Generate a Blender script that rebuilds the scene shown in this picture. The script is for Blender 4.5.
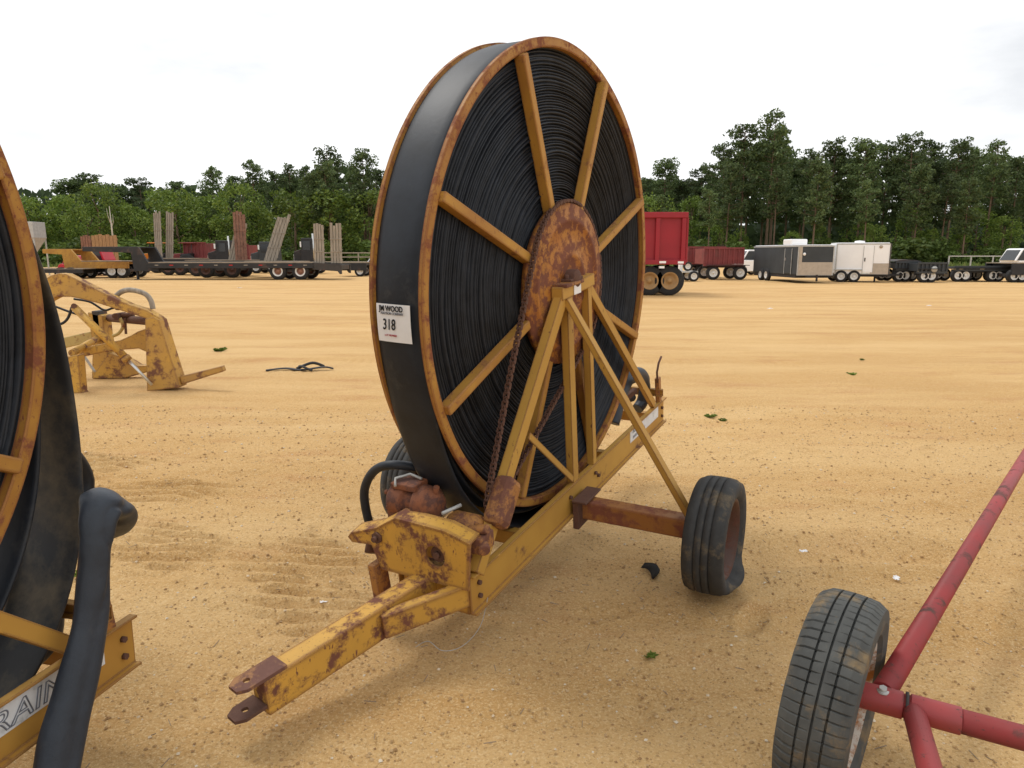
import bpy, bmesh, math, random
import numpy as np
from mathutils import Vector, Matrix, noise as mnoise
random.seed(7)
PI = math.pi
R_ = math.radians
for o in list(bpy.data.objects): bpy.data.objects.remove(o)
scene = bpy.context.scene
COL = scene.collection

# ------------------------------------------------------------------ camera, sky, sun, exposure
F, PIT, H = 699.13, 0.185, 1.6
cd = bpy.data.cameras.new('camera'); cam = bpy.data.objects.new('camera', cd); COL.objects.link(cam)
cam.location = (0, 0, H); cam.rotation_euler = (PI/2-PIT, 0, 0)
cd.sensor_fit = 'HORIZONTAL'; cd.sensor_width = 36; cd.lens = F*36/1024
cd.clip_start = .05; cd.clip_end = 4000
scene.camera = cam
SUN_EL, SUN_AZ = R_(58), R_(-52)      # azimuth from +Y (view direction) towards +X
w = bpy.data.worlds.new('World'); scene.world = w; w.use_nodes = True
nt = w.node_tree; nt.nodes.clear()
def N(nt, t, **k):
    n = nt.nodes.new(t)
    for a, v in k.items():
        if hasattr(n, a): setattr(n, a, v)
        else: n.inputs[a].default_value = v
    return n
out = N(nt, 'ShaderNodeOutputWorld'); bg = N(nt, 'ShaderNodeBackground', Strength=.1)
sky = N(nt, 'ShaderNodeTexSky', sky_type='NISHITA', sun_disc=False, sun_elevation=SUN_EL, sun_rotation=SUN_AZ)
tc = N(nt, 'ShaderNodeTexCoord')
mp = N(nt, 'ShaderNodeMapping'); mp.inputs['Scale'].default_value = (1, 1, 3.2)
nz = N(nt, 'ShaderNodeTexNoise', Scale=2.3, Detail=7, Roughness=.55)
cr = N(nt, 'ShaderNodeValToRGB')
cr.color_ramp.elements[0].position = .34; cr.color_ramp.elements[0].color = (6.0, 6.12, 6.28, 1)
cr.color_ramp.elements[1].position = .54; cr.color_ramp.elements[1].color = (8.3, 8.3, 8.3, 1)
mx = N(nt, 'ShaderNodeMixRGB'); mx.inputs[0].default_value = .95
L = nt.links.new
L(tc.outputs['Generated'], mp.inputs[0]); L(mp.outputs[0], nz.inputs['Vector']); L(nz.outputs[0], cr.inputs[0])
L(sky.outputs[0], mx.inputs[1]); L(cr.outputs[0], mx.inputs[2]); L(mx.outputs[0], bg.inputs[0]); L(bg.outputs[0], out.inputs[0])
sd = bpy.data.lights.new('sun', 'SUN'); sun = bpy.data.objects.new('sun', sd); COL.objects.link(sun)
sd.energy = 1.0; sd.angle = R_(20); sd.color = (1, .96, .9)
dv = Vector((math.sin(SUN_AZ)*math.cos(SUN_EL), math.cos(SUN_AZ)*math.cos(SUN_EL), math.sin(SUN_EL)))
sun.rotation_euler = dv.to_track_quat('Z', 'Y').to_euler()
vs = scene.view_settings
vs.view_transform = 'Standard'; vs.look = 'None'; vs.exposure = 0.56; vs.gamma = 1; vs.use_curve_mapping = False
scene.render.engine = 'CYCLES'
scene.cycles.max_bounces = 5

# ------------------------------------------------------------------ pixel -> world helpers for laying out the far things
def gy(py): return H/math.tan(PIT+math.atan((py-384)/F))
def zz(py, Y): return H-Y*math.tan(PIT+math.atan((py-384)/F))
def xx(px, Y, z=0): return (px-512)/F*(Y*math.cos(PIT)-(z-H)*math.sin(PIT))
def at(px, py, Y):
    z = zz(py, Y); return (xx(px, Y, z), Y, z)

# ------------------------------------------------------------------ materials
MATS = {}
def newmat(name):
    m = bpy.data.materials.new(name); m.use_nodes = True
    nt = m.node_tree; b = nt.nodes['Principled BSDF']; return m, nt, b
def ramp(nt, src, stops):
    c = nt.nodes.new('ShaderNodeValToRGB'); e = c.color_ramp.elements
    while len(e) < len(stops): e.new(.5)
    for i, (p, col) in enumerate(stops):
        e[i].position = p; e[i].color = tuple(col)+(1,) if len(col) == 3 else col
    nt.links.new(src, c.inputs[0]); return c.outputs[0]
def noise(nt, scale, detail=5, rough=.6, stretch=None, off=0, coord='Object'):
    t = nt.nodes.new('ShaderNodeTexCoord'); mpn = nt.nodes.new('ShaderNodeMapping')
    mpn.inputs['Scale'].default_value = stretch or (1, 1, 1); mpn.inputs['Location'].default_value = (off, off*.7, off*1.3)
    n = nt.nodes.new('ShaderNodeTexNoise'); n.inputs['Scale'].default_value = scale
    n.inputs['Detail'].default_value = detail; n.inputs['Roughness'].default_value = rough
    nt.links.new(t.outputs[coord], mpn.inputs[0]); nt.links.new(mpn.outputs[0], n.inputs['Vector'])
    return n.outputs[0]
def mix(nt, fac, a, b, mode='MIX'):
    m = nt.nodes.new('ShaderNodeMixRGB'); m.blend_type = mode
    for i, v in ((0, fac), (1, a), (2, b)):
        if hasattr(v, 'links'): nt.links.new(v, m.inputs[i])
        elif i == 0: m.inputs[0].default_value = v
        else: m.inputs[i].default_value = tuple(v)+(1,)
    return m.outputs[0]
def bump(nt, b, src, strength=.3, dist=.01, prev=None):
    n = nt.nodes.new('ShaderNodeBump'); n.inputs['Strength'].default_value = strength; n.inputs['Distance'].default_value = dist
    nt.links.new(src, n.inputs['Height'])
    if prev is not None: nt.links.new(prev, n.inputs['Normal'])
    nt.links.new(n.outputs[0], b.inputs['Normal']); return n.outputs[0]
def paint(name, base, rust=(.13, .045, .025), amt=.5, scale=6, rough=.55, base2=None, stretch=None, streak=None, off=0, edge=None):
    """worn paint: broad tone change, rust patches, small chips"""
    m, nt, b = newmat(name)
    base2 = base2 or tuple(c*.72 for c in base)
    big = noise(nt, scale*.35, 4, .6, stretch, off)
    col = mix(nt, ramp(nt, big, [(.35, (0, 0, 0)), (.68, (1, 1, 1))]), base, base2)
    pn = noise(nt, scale, 9, .72, stretch, off+3)
    lo = .66-.3*amt
    mask = ramp(nt, pn, [(lo, (0, 0, 0)), (lo+.09, (1, 1, 1))])
    chips = noise(nt, scale*7, 5, .7, streak, off+5)
    cm = ramp(nt, chips, [(.68-.12*amt, (0, 0, 0)), (.71-.12*amt, (1, 1, 1))])
    rc = mix(nt, noise(nt, scale*4, 5, .75, None, off+8), rust, tuple(min(1, c*2.1) for c in rust))
    mm = mix(nt, 1, mask, cm, 'LIGHTEN')
    if edge:
        g = nt.nodes.new('ShaderNodeBevel'); g.samples = 4; g.inputs[0].default_value = edge
        geo = nt.nodes.new('ShaderNodeNewGeometry')
        dt = nt.nodes.new('ShaderNodeVectorMath'); dt.operation = 'DOT_PRODUCT'
        nt.links.new(g.outputs[0], dt.inputs[0]); nt.links.new(geo.outputs['Normal'], dt.inputs[1])
        em = ramp(nt, dt.outputs['Value'], [(.90, (1, 1, 1)), (.99, (0, 0, 0))])
        en = ramp(nt, noise(nt, scale*2.4, 6, .7, None, off+11), [(.34, (0, 0, 0)), (.42, (1, 1, 1))])
        mm = mix(nt, 1, mm, mix(nt, 1, em, en, 'MULTIPLY'), 'LIGHTEN')
    fc = mix(nt, mm, col, rc)
    nt.links.new(fc, b.inputs['Base Color'])
    rr = ramp(nt, mm, [(0, (rough,)*3), (1, (.9,)*3)]); nt.links.new(rr, b.inputs['Roughness'])
    b.inputs['Specular IOR Level'].default_value = .35
    p = bump(nt, b, mm, .35, .002); bump(nt, b, noise(nt, scale*9, 4, .6), .15, .002, p)
    return m
def simple(name, c, rough=.6, metal=0, var=.25, scale=8, bmp=.15, dist=.003, dirt=None, dirt_amt=.5, stretch=None, spec=.4):
    m, nt, b = newmat(name)
    n = noise(nt, scale, 5, .65, stretch)
    col = mix(nt, ramp(nt, n, [(.3, (0, 0, 0)), (.7, (1, 1, 1))]), tuple(x*(1-var) for x in c), tuple(min(1, x*(1+var)) for x in c))
    if dirt:
        d = noise(nt, scale*.6, 7, .7, None, 4)
        col = mix(nt, ramp(nt, d, [(.62-.25*dirt_amt, (0, 0, 0)), (.75-.1*dirt_amt, (1, 1, 1))]), col, dirt)
    nt.links.new(col, b.inputs['Base Color']); b.inputs['Roughness'].default_value = rough; b.inputs['Metallic'].default_value = metal
    b.inputs['Specular IOR Level'].default_value = spec
    bump(nt, b, noise(nt, scale*6, 4, .6), bmp, dist)
    return m
YEL = (.50, .285, .055); YEL2 = (.40, .205, .04)
M = {}
M['yellow'] = paint('yellow_paint', YEL, rust=(.12, .055, .025), amt=.16, scale=5, base2=YEL2, edge=.012, streak=(1, 1, .4))
M['yellow_worn'] = paint('yellow_paint_worn', (.60, .33, .055), amt=.52, scale=9, base2=(.48, .27, .05), edge=.03, rust=(.105, .042, .026), streak=(1, 1, .35))
M['rusty'] = paint('rusted_yellow', (.40, .19, .05), amt=.72, scale=10, base2=(.34, .14, .04), rust=(.10, .042, .028), edge=.01)
M['rim'] = paint('rust_stained_yellow', (.42, .215, .038), amt=.55, scale=12, base2=(.30, .125, .025), rust=(.13, .045, .022), edge=.016, streak=(1, 1, .5))
M['hub'] = paint('peeling_hub_paint', (.44, .195, .035), amt=.72, scale=17, base2=(.34, .115, .022), rust=(.115, .042, .024), streak=(1, 1, .5))
M['motor'] = paint('motor_rust', (.27, .095, .04), amt=.62, scale=18, base2=(.15, .06, .035), rust=(.07, .032, .024), rough=.75)
M['clevis'] = paint('clevis_rust', (.34, .17, .07), amt=.85, scale=12, base2=(.2, .1, .06), rust=(.10, .048, .036), rough=.8)
M['spoke'] = paint('spoke_paint', (.48, .26, .045), amt=.36, scale=8, base2=(.35, .165, .035), rust=(.16, .07, .03), edge=.016, streak=(1, 1, .4))
M['iron'] = paint('rusty_iron', (.135, .066, .042), amt=.6, scale=14, base2=(.10, .050, .034), rust=(.072, .036, .026), rough=.8)
M['loader'] = paint('loader_yellow', (.56, .32, .055), amt=.50, scale=5, base2=(.42, .24, .07), edge=.03, rust=(.11, .05, .03))
M['lime'] = paint('pale_worn_yellow', (.50, .36, .12), amt=.45, scale=4, base2=(.4, .3, .12))
M['hose'] = simple('black_hose', (.014, .018, .025), .5, var=.35, scale=7, bmp=.10, dist=.004, dirt=(.05, .05, .05), dirt_amt=.12, spec=.35)
M['coil'] = simple('coiled_hose_edges', (.013, .016, .022), .6, var=.5, scale=14, bmp=.3, spec=.35)
M['hose_dusty'] = simple('dusty_hose', (.022, .023, .025), .6, var=.25, scale=5, dirt=(.12, .095, .06), dirt_amt=.55)
M['drape'] = simple('blue_black_hose', (.026, .034, .047), .48, var=.3, scale=6, bmp=.3, dist=.006, dirt=(.07, .068, .066), dirt_amt=.15, spec=.4)
M['rubber'] = simple('tyre_rubber', (.042, .042, .041), .85, var=.25, scale=16, dirt=(.17, .125, .07), dirt_amt=.35)
M['rubber_mud'] = simple('muddy_tyre_rubber', (.07, .072, .068), .85, var=.25, scale=11, dirt=(.26, .175, .08), dirt_amt=.42)
M['rubber_dark'] = simple('dark_tyre', (.022, .022, .023), .85, dirt=(.09, .07, .04), dirt_amt=.2)
M['rim_brown'] = paint('brown_wheel_steel', (.105, .05, .034), amt=.5, rust=(.07, .03, .02), scale=9)
M['rim_white'] = paint('rusty_white_wheel', (.62, .60, .55), amt=.56, scale=9, base2=(.5, .46, .4), rust=(.20, .08, .02))
M['wheel_white'] = simple('white_wheel', (.66, .65, .62), .5, scale=3)
M['wheel_tan'] = simple('tan_wheel', (.34, .20, .08), .6, scale=3)
M['red_pipe'] = paint('red_pipe_paint', (.35, .045, .045), amt=.34, scale=8, base2=(.25, .055, .055), rust=(.075, .04, .035), streak=(1, 1, 1), rough=.5)
M['black_steel'] = simple('black_steel', (.022, .022, .024), .6, dirt=(.10, .06, .045), dirt_amt=.25, scale=2)
M['dark_metal'] = simple('dark_grimy_metal', (.05, .045, .042), .7, dirt=(.14, .06, .04), dirt_amt=.3, scale=3)
M['deck_wood'] = simple('grey_deck_wood', (.25, .19, .13), .85, var=.35, scale=2, stretch=(1, 12, 1))
M['ramp_grey'] = simple('weathered_ramp_wood', (.30, .26, .21), .85, var=.4, scale=4, stretch=(6, 6, .5))
M['ramp_rust'] = simple('rusty_ramp', (.24, .12, .08), .85, var=.4, scale=4)
M['brown_wood'] = simple('brown_planks', (.36, .21, .10), .85, var=.3, scale=3, stretch=(8, 1, 1))
M['red_paint'] = simple('red_dump_paint', (.29, .012, .022), .45, var=.12, scale=1.2, dirt=(.22, .05, .05), dirt_amt=-.1)
M['red_dull'] = simple('dull_red_paint', (.20, .04, .04), .6, var=.25, scale=2, dirt=(.12, .06, .05), dirt_amt=.2)
M['red_car'] = simple('red_car_paint', (.50, .015, .03), .35, var=.08, scale=1)
M['white_paint'] = simple('white_vehicle_paint', (.87, .87, .87), .4, var=.04, scale=1.5, bmp=.03)
M['grey_panel'] = simple('stone_guard_panel', (.42, .36, .29), .5, var=.12, scale=5)
M['charcoal'] = simple('charcoal_panel', (.040, .046, .050), .6, var=.2, scale=1, bmp=.05)
M['glass'] = simple('dark_glass', (.02, .025, .03), .12, var=.1, bmp=0, spec=.6)
M['chrome'] = simple('bright_metal', (.6, .6, .58), .3, metal=.8, var=.1, bmp=.03)
M['galv'] = simple('galvanised_steel', (.45, .45, .43), .5, metal=.3, var=.15, scale=6)
M['paper'] = simple('white_paper', (.80, .80, .80), .6, var=.03, bmp=.05, scale=20)
M['plate'] = simple('faded_white_plate', (.66, .68, .70), .6, var=.10, bmp=.05, scale=20, dirt=(.35, .36, .36), dirt_amt=.2)
M['ink'] = simple('black_ink', (.012, .012, .014), .7, var=0, bmp=0)
M['red_ink'] = simple('red_ink', (.4, .03, .05), .7, var=0, bmp=0)
M['grey_ink'] = simple('grey_ink', (.16, .17, .2), .7, var=0, bmp=0)
M['lamp_red'] = simple('red_lens', (.5, .01, .01), .3, var=0, bmp=0)
M['orange_ink'] = simple('amber_lens', (.55, .18, .02), .3, var=0, bmp=0)
M['bark'] = simple('pine_bark', (.17, .115, .075), .95, var=.35, scale=3, stretch=(4, 4, .5), bmp=.4, dist=.03)
M['pale_bark'] = simple('pale_dead_bark', (.48, .43, .36), .9, var=.2, scale=2)
M['web'] = simple('weed_green', (.10, .17, .03), .8, var=.3)

def leafmat(name, a, b2, hueobj=.35):
    m, nt, b = newmat(name)
    oi = nt.nodes.new('ShaderNodeObjectInfo'); ge = nt.nodes.new('ShaderNodeNewGeometry')
    c1 = mix(nt, ge.outputs['Random Per Island'], a, b2)
    hs = nt.nodes.new('ShaderNodeHueSaturation')
    mr = nt.nodes.new('ShaderNodeMapRange'); mr.inputs[3].default_value = 1-hueobj; mr.inputs[4].default_value = 1+hueobj
    nt.links.new(oi.outputs['Random'], mr.inputs[0]); nt.links.new(mr.outputs[0], hs.inputs['Value'])
    nt.links.new(c1, hs.inputs['Color']); nt.links.new(hs.outputs[0], b.inputs['Base Color'])
    b.inputs['Roughness'].default_value = .6; b.inputs['Specular IOR Level'].default_value = .3
    tr = nt.nodes.new('ShaderNodeBsdfTranslucent'); nt.links.new(hs.outputs[0], tr.inputs[0])
    ms = nt.nodes.new('ShaderNodeMixShader'); ms.inputs[0].default_value = .3
    o = nt.nodes['Material Output']; nt.links.new(b.outputs[0], ms.inputs[1]); nt.links.new(tr.outputs[0], ms.inputs[2]); nt.links.new(ms.outputs[0], o.inputs[0])
    return m
M['pine'] = leafmat('pine_needles', (.055, .090, .032), (.14, .19, .065))
M['broad'] = leafmat('broad_leaves', (.085, .145, .022), (.20, .27, .05), .3)
M['brush'] = leafmat('brush_leaves', (.070, .115, .025), (.140, .200, .045), .35)
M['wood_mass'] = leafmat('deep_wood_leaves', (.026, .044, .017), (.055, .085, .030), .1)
M['grassm'] = leafmat('grass_blades', (.08, .14, .03), (.16, .2, .06), .2)

# ------------------------------------------------------------------ geometry collectors
class MB:
    def __init__(s): s.v = []; s.f = []; s.sm = []
    def add(s, vs, fs, smooth=False):
        n = len(s.v); s.v += [tuple(x) for x in vs]; s.f += [tuple(i+n for i in f) for f in fs]; s.sm += [smooth]*len(fs); return s
    def box(s, a, b, M4=None):
        x0, y0, z0 = a; x1, y1, z1 = b
        if x0 > x1: x0, x1 = x1, x0
        if y0 > y1: y0, y1 = y1, y0
        if z0 > z1: z0, z1 = z1, z0
        vs = [Vector(p) for p in ((x0,y0,z0),(x1,y0,z0),(x1,y1,z0),(x0,y1,z0),(x0,y0,z1),(x1,y0,z1),(x1,y1,z1),(x0,y1,z1))]
        if M4: vs = [M4 @ v for v in vs]
        return s.add(vs, [(0,3,2,1),(4,5,6,7),(0,1,5,4),(1,2,6,5),(2,3,7,6),(3,0,4,7)])
    def frame(s, p, q, up=(0,0,1)):
        p, q = Vector(p), Vector(q); d = (q-p).normalized(); up = Vector(up)
        a = up-d*up.dot(d)
        if a.length < 1e-4: a = Vector((1,0,0))-d*d.x
        a.normalize(); b = d.cross(a); return p, q, a, b
    def bar(s, p, q, wa, wb, up=(0,0,1)):
        """solid bar, wa along 'up', wb across"""
        return s.sect(p, q, [(-wa/2,-wb/2),(wa/2,-wb/2),(wa/2,wb/2),(-wa/2,wb/2)], up)
    def sect(s, p, q, prof, up=(0,0,1)):
        p, q, a, b = s.frame(p, q, up); n = len(prof)
        vs = [p+a*x+b*y for x, y in prof]+[q+a*x+b*y for x, y in prof]
        fs = [(i, (i+1) % n, n+(i+1) % n, n+i) for i in range(n)]
        fs = [tuple(reversed(f)) for f in fs]
        fs += [tuple(range(n)), tuple(reversed(range(n, 2*n)))]
        return s.add(vs, fs)
    def chan(s, p, q, h, d, t=.008, up=(0,0,1), side=1):
        """C channel: height h along up, flanges reach d towards side*b"""
        k = side
        pr = [(-h/2,0),(h/2,0),(h/2,k*d),(h/2-t,k*d),(h/2-t,k*t),(-h/2+t,k*t),(-h/2+t,k*d),(-h/2,k*d)]
        return s.sect(p, q, pr, up)
    def tube(s, pts, r, n=12, cap=True, flat=1.0, up=(0,0,1), crease=0):
        pts = [Vector(p) for p in pts]; m = len(pts)
        rs = r if isinstance(r, (list, tuple)) else [r]*m
        vs = []; prev = None
        for i, p in enumerate(pts):
            d = (pts[min(i+1, m-1)]-pts[max(i-1, 0)]).normalized()
            if prev is None:
                a = Vector(up)-d*Vector(up).dot(d)
                if a.length < 1e-3: a = Vector((1,0,0))-d*d.x
            else: a = prev-d*prev.dot(d)
            a.normalize(); prev = a; b = d.cross(a)
            for k in range(n):
                t = 2*PI*k/n; q = 1
                if crease:
                    w0 = 2.2*mnoise.noise(Vector((i*.09, 1.7, 3))); q = 1-crease*math.exp(-((math.sin((t-w0)/2))/.16)**2)-crease*.7*math.exp(-((math.sin((t-w0-2.4)/2))/.2)**2)+.10*mnoise.noise(Vector((i*.16, math.cos(t), math.sin(t))))
                vs.append(p+a*(rs[i]*q*flat*math.cos(t))+b*(rs[i]*q*math.sin(t)))
        fs = [(i*n+k, i*n+(k+1) % n, (i+1)*n+(k+1) % n, (i+1)*n+k) for i in range(m-1) for k in range(n)]
        s.add(vs, fs, True)
        if cap:
            n0 = len(s.v)-len(vs)
            s.f += [tuple(n0+k for k in reversed(range(n))), tuple(n0+(m-1)*n+k for k in range(n))]; s.sm += [False]*2
        return s
    def cyl(s, p, q, r, n=20): return s.tube([p, q], r, n)
    def lathe(s, c, prof, n=48, closed=False, smooth=True, axis='y', fn=None):
        """prof: list of (axial, radius) about an axis through c"""
        c = Vector(c); vs = []; m = len(prof)
        for i in range(n):
            t = 2*PI*i/n
            for (a, r) in prof:
                if fn: a, r = fn(t, a, r)
                if axis == 'y': v = Vector((r*math.cos(t), a, r*math.sin(t)))
                elif axis == 'x': v = Vector((a, r*math.cos(t), r*math.sin(t)))
                else: v = Vector((r*math.cos(t), r*math.sin(t), a))
                vs.append(c+v)
        fs = []
        for i in range(n):
            j = (i+1) % n
            for k in range(m if closed else m-1):
                l = (k+1) % m
                fs.append((i*m+k, i*m+l, j*m+l, j*m+k))
        return s.add(vs, fs, smooth)
    def prism(s, poly, y0, y1):
        """poly in (x,z), extruded along y"""
        n = len(poly); vs = [(x, y0, z) for x, z in poly]+[(x, y1, z) for x, z in poly]
        fs = [(i, (i+1) % n, n+(i+1) % n, n+i) for i in range(n)]+[tuple(reversed(range(n))), tuple(range(n, 2*n))]
        return s.add(vs, fs)
    def build(s, name, mat, parent=None, bev=0, auto=True):
        me = bpy.data.meshes.new(name); me.from_pydata([tuple(v) for v in s.v], [], s.f)
        if mat: me.materials.append(mat)
        me.polygons.foreach_set('use_smooth', s.sm)
        if auto:
            bm = bmesh.new(); bm.from_mesh(me); bmesh.ops.recalc_face_normals(bm, faces=bm.faces); bm.to_mesh(me); bm.free()
        me.update()
        o = bpy.data.objects.new(name, me); COL.objects.link(o)
        if parent: o.parent = parent
        if bev:
            b = o.modifiers.new('bevel', 'BEVEL'); b.width = bev; b.segments = 2; b.limit_method = 'ANGLE'; b.angle_limit = R_(40)
        return o
def tag(o, label=None, cat=None, group=None, kind=None):
    if label: o['label'] = label
    if cat: o['category'] = cat
    if group: o['group'] = group
    if kind: o['kind'] = kind
    return o
def empty(name, loc, label, cat, rot=(0,0,0), group=None):
    o = bpy.data.objects.new(name, None); COL.objects.link(o); o.location = loc; o.rotation_euler = rot; o.empty_display_size = .2
    return tag(o, label, cat, group)
def text(name, s, mat, parent, M4, size, extrude=.0006, align='LEFT', shear=0, bold=0, outline=False, sx=1):
    cu = bpy.data.curves.new(name, 'FONT'); cu.body = s; cu.size = size; cu.align_x = align; cu.extrude = extrude; cu.shear = shear; cu.offset = bold
    if outline:
        cu.fill_mode = 'NONE'; cu.extrude = 0; cu.bevel_depth = size*.022; cu.bevel_resolution = 0
    tmp = bpy.data.objects.new('tmp', cu); COL.objects.link(tmp)
    me = bpy.data.meshes.new_from_object(tmp.evaluated_get(bpy.context.evaluated_depsgraph_get()))
    bpy.data.objects.remove(tmp); me.transform(M4 @ Matrix.Diagonal((sx, 1, 1, 1))); me.materials.clear(); me.materials.append(mat)
    o = bpy.data.objects.new(name, me); COL.objects.link(o); o.parent = parent; return o
def basis(o, x, y):
    """text frame: origin, x right, y up"""
    x = Vector(x).normalized(); y = Vector(y).normalized(); z = x.cross(y); m = Matrix((x, y, z)).transposed().to_4x4(); m.translation = Vector(o); return m

# ------------------------------------------------------------------ ground
def build_ground():
    def grow(a, step, g, lim):
        r = []; s = step
        while abs(a) < lim: a += s; s *= g; r.append(a)
        return r
    xp = grow(4.6, .024, 1.07, 1500); xn = [-v for v in xp]
    xs = np.array(sorted(xn)+list(np.arange(-4.6, 4.601, .02))+xp)
    ys = np.array(sorted([-v for v in grow(-.8, .06, 1.12, 300)])[:0]+[-v for v in reversed(grow(.2, .2, 1.3, 300))]+list(np.arange(-.2, .8, .1))+list(np.arange(.8, 7.2, .02))+grow(7.2, .022, 1.05, 1600))
    ys = np.unique(np.round(ys, 5)); nx, ny = len(xs), len(ys)
    X, Y = np.meshgrid(xs, ys)
    rng = np.random.RandomState(3)
    def vn(X, Y, s, seed):
        rs = np.random.RandomState(seed); G = rs.rand(256, 256)
        x = X*s; y = Y*s; xi = np.floor(x).astype(int); yi = np.floor(y).astype(int); fx = x-xi; fy = y-yi
        fx = fx*fx*(3-2*fx); fy = fy*fy*(3-2*fy)
        g = lambda a, b: G[b & 255, a & 255]
        return (g(xi, yi)*(1-fx)+g(xi+1, yi)*fx)*(1-fy)+(g(xi, yi+1)*(1-fx)+g(xi+1, yi+1)*fx)*fy-.5
    near = np.clip(1-(np.abs(X)+np.abs(Y-3))/13, 0, 1)
    Z = .030*vn(X, Y, .7, 1)+.016*vn(X, Y, 2.3, 2)+(.020*vn(X, Y, 4.5, 3)+.022*vn(X*.35, Y, 8, 9)+.013*vn(X, Y, 15, 4))*near
    # lug prints of machine tyres
    def track(x0, y0, x1, y1, wd, per, dep, seed, bend=0, lat=False):
        nonlocal Z
        dx, dy = x1-x0, y1-y0; Lh = math.hypot(dx, dy); ux, uy = dx/Lh, dy/Lh
        a = (X-x0)*ux+(Y-y0)*uy; b = -(X-x0)*uy+(Y-y0)*ux-bend*np.sin(a/Lh*PI)
        m = np.clip((wd/2-np.abs(b))/.05, 0, 1)*np.clip(a/.4, 0, 1)*np.clip((Lh-a)/.4, 0, 1)*np.clip(vn(X, Y, 2.2, seed)*3.5+.45, 0, 1)
        lug = np.clip(np.sin(((Y*.95+X*.12+.12*np.abs(b) if lat else a+np.abs(b)*.8)+.05*vn(X, Y, 3, seed+2))*2*PI/per)*1.2, -1, 1); lug = np.where(lug < 0, lug, lug*.45)
        Z += m*(dep*lug*.8)
    track(-4.1, 5.6, -.75, 3.1, .60, .10, .05, 20, .15, True)
    track(-3.0, 4.2, -.6, 2.75, .50, .095, .042, 22, .1, True)
    track(-8, 7.2, -1.5, 5.2, .5, .13, .008, 24)
    track(-7, 6.3, -1.6, 4.6, .6, .12, .045, 34, .1, True)
    track(-9, 9.5, 14, 8.7, .5, .14, .012, 26)
    track(-9, 10.6, 14, 10.0, .5, .14, .012, 28)
    track(1.2, 5.3, 9, 4.6, .45, .12, .008, 30)
    # scraped shallow trench right of the flat tyre
    a = (X-1.25)/1.0; t = np.clip(1-np.abs(X-1.85)/.75, 0, 1)
    Z -= .11*np.clip(t*3, 0, 1)*np.exp(-((Y-3.62-.06*np.sin(X*4))/.16)**2)
    Z += .03*np.clip(t*2, 0, 1)*np.exp(-((Y-3.36)/.06)**2)+.015*np.clip(t*2, 0, 1)*np.exp(-((Y-3.86)/.07)**2)
    # level pads where things rest
    for px, py, r in ((.947, 3.1, .3), (.93, 1.86, .3), (-.95, 2.1, .3)):
        Z *= 1-.8*np.exp(-((X-px)**2+(Y-py)**2)/r**2)
    for px, py, hx, hy, ang in ((.955, 3.07, .12, .17, -.5), (-.62, 3.95, .12, .17, -.5), (.925, 1.88, .13, .17, .5)):
        ca, sa = math.cos(ang), math.sin(ang); dx = (X-px)*ca+(Y-py)*sa; dy = -(X-px)*sa+(Y-py)*ca
        q = np.sqrt((dx/hx)**2+(dy/hy)**2); Z += .022*np.exp(-((q-1.25)/.35)**2)*(.7+1.2*vn(X, Y, 7, 50))
    # scuffed footprints
    rf = np.random.RandomState(8)
    for k in range(46):
        fx, fy = rf.uniform(-3.2, 3.6), rf.uniform(1.7, 7); a_ = rf.uniform(0, 6.28); ca, sa = math.cos(a_), math.sin(a_); dx = (X-fx)*ca+(Y-fy)*sa; dy = -(X-fx)*sa+(Y-fy)*ca
        q = np.sqrt((dx/.13)**2+(dy/.05)**2); Z += -.012*np.exp(-q**4)+.007*np.exp(-((q-1.35)/.3)**2)
    Z = np.where(np.abs(X)+np.abs(Y) > 60, Z*.3, Z)
    co = np.stack([X, Y, Z], -1).reshape(-1, 3).astype(np.float32)
    i = np.arange(ny-1)[:, None]*nx+np.arange(nx-1)[None]
    q = np.stack([i, i+1, i+nx+1, i+nx], -1).reshape(-1, 4).astype(np.int32)
    me = bpy.data.meshes.new('ground'); me.vertices.add(len(co)); me.vertices.foreach_set('co', co.ravel())
    me.loops.add(q.size); me.loops.foreach_set('vertex_index', q.ravel())
    me.polygons.add(len(q)); me.polygons.foreach_set('loop_start', np.arange(0, q.size, 4, dtype=np.int32)); me.polygons.foreach_set('loop_total', np.full(len(q), 4, np.int32))
    me.polygons.foreach_set('use_smooth', np.ones(len(q), bool)); me.update(); me.validate()
    m, nt, b = newmat('sandy_dirt')
    c = 'Object'
    big = noise(nt, .35, 6, .6, (.45, 1.3, 1), 0, c)
    col = mix(nt, ramp(nt, big, [(.36, (0,0,0)), (.64, (1,1,1))]), (.52, .305, .115), (.63, .395, .165))
    mid = noise(nt, 2.2, 8, .68, (.6, 1.5, 1), 2, c)
    col = mix(nt, ramp(nt, mid, [(.40, (0,0,0)), (.62, (.75,.75,.75))]), col, (.55, .325, .120))
    red = noise(nt, 1.6, 6, .6, (.6, 1.5, 1), 9, c)
    col = mix(nt, ramp(nt, red, [(.54, (0,0,0)), (.68, (.75,.75,.75))]), col, (.48, .245, .095))
    streak = noise(nt, .9, 7, .62, (.22, 1.3, 1), 5, c)
    col = mix(nt, ramp(nt, streak, [(.45, (0,0,0)), (.60, (.65,.65,.65))]), col, (.68, .455, .21))
    grit = noise(nt, 55, 5, .8, None, 0, c)
    col = mix(nt, ramp(nt, grit, [(.38, (.75,.75,.75)), (.47, (0,0,0))]), col, (.36, .20, .07))
    grit2 = noise(nt, 95, 4, .8, None, 7, c)
    col = mix(nt, ramp(nt, grit2, [(.52, (0,0,0)), (.60, (.85,.85,.85))]), col, (.74, .54, .29))
    nt.links.new(col, b.inputs['Base Color']); b.inputs['Roughness'].default_value = .95; b.inputs['Specular IOR Level'].default_value = .15
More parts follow.
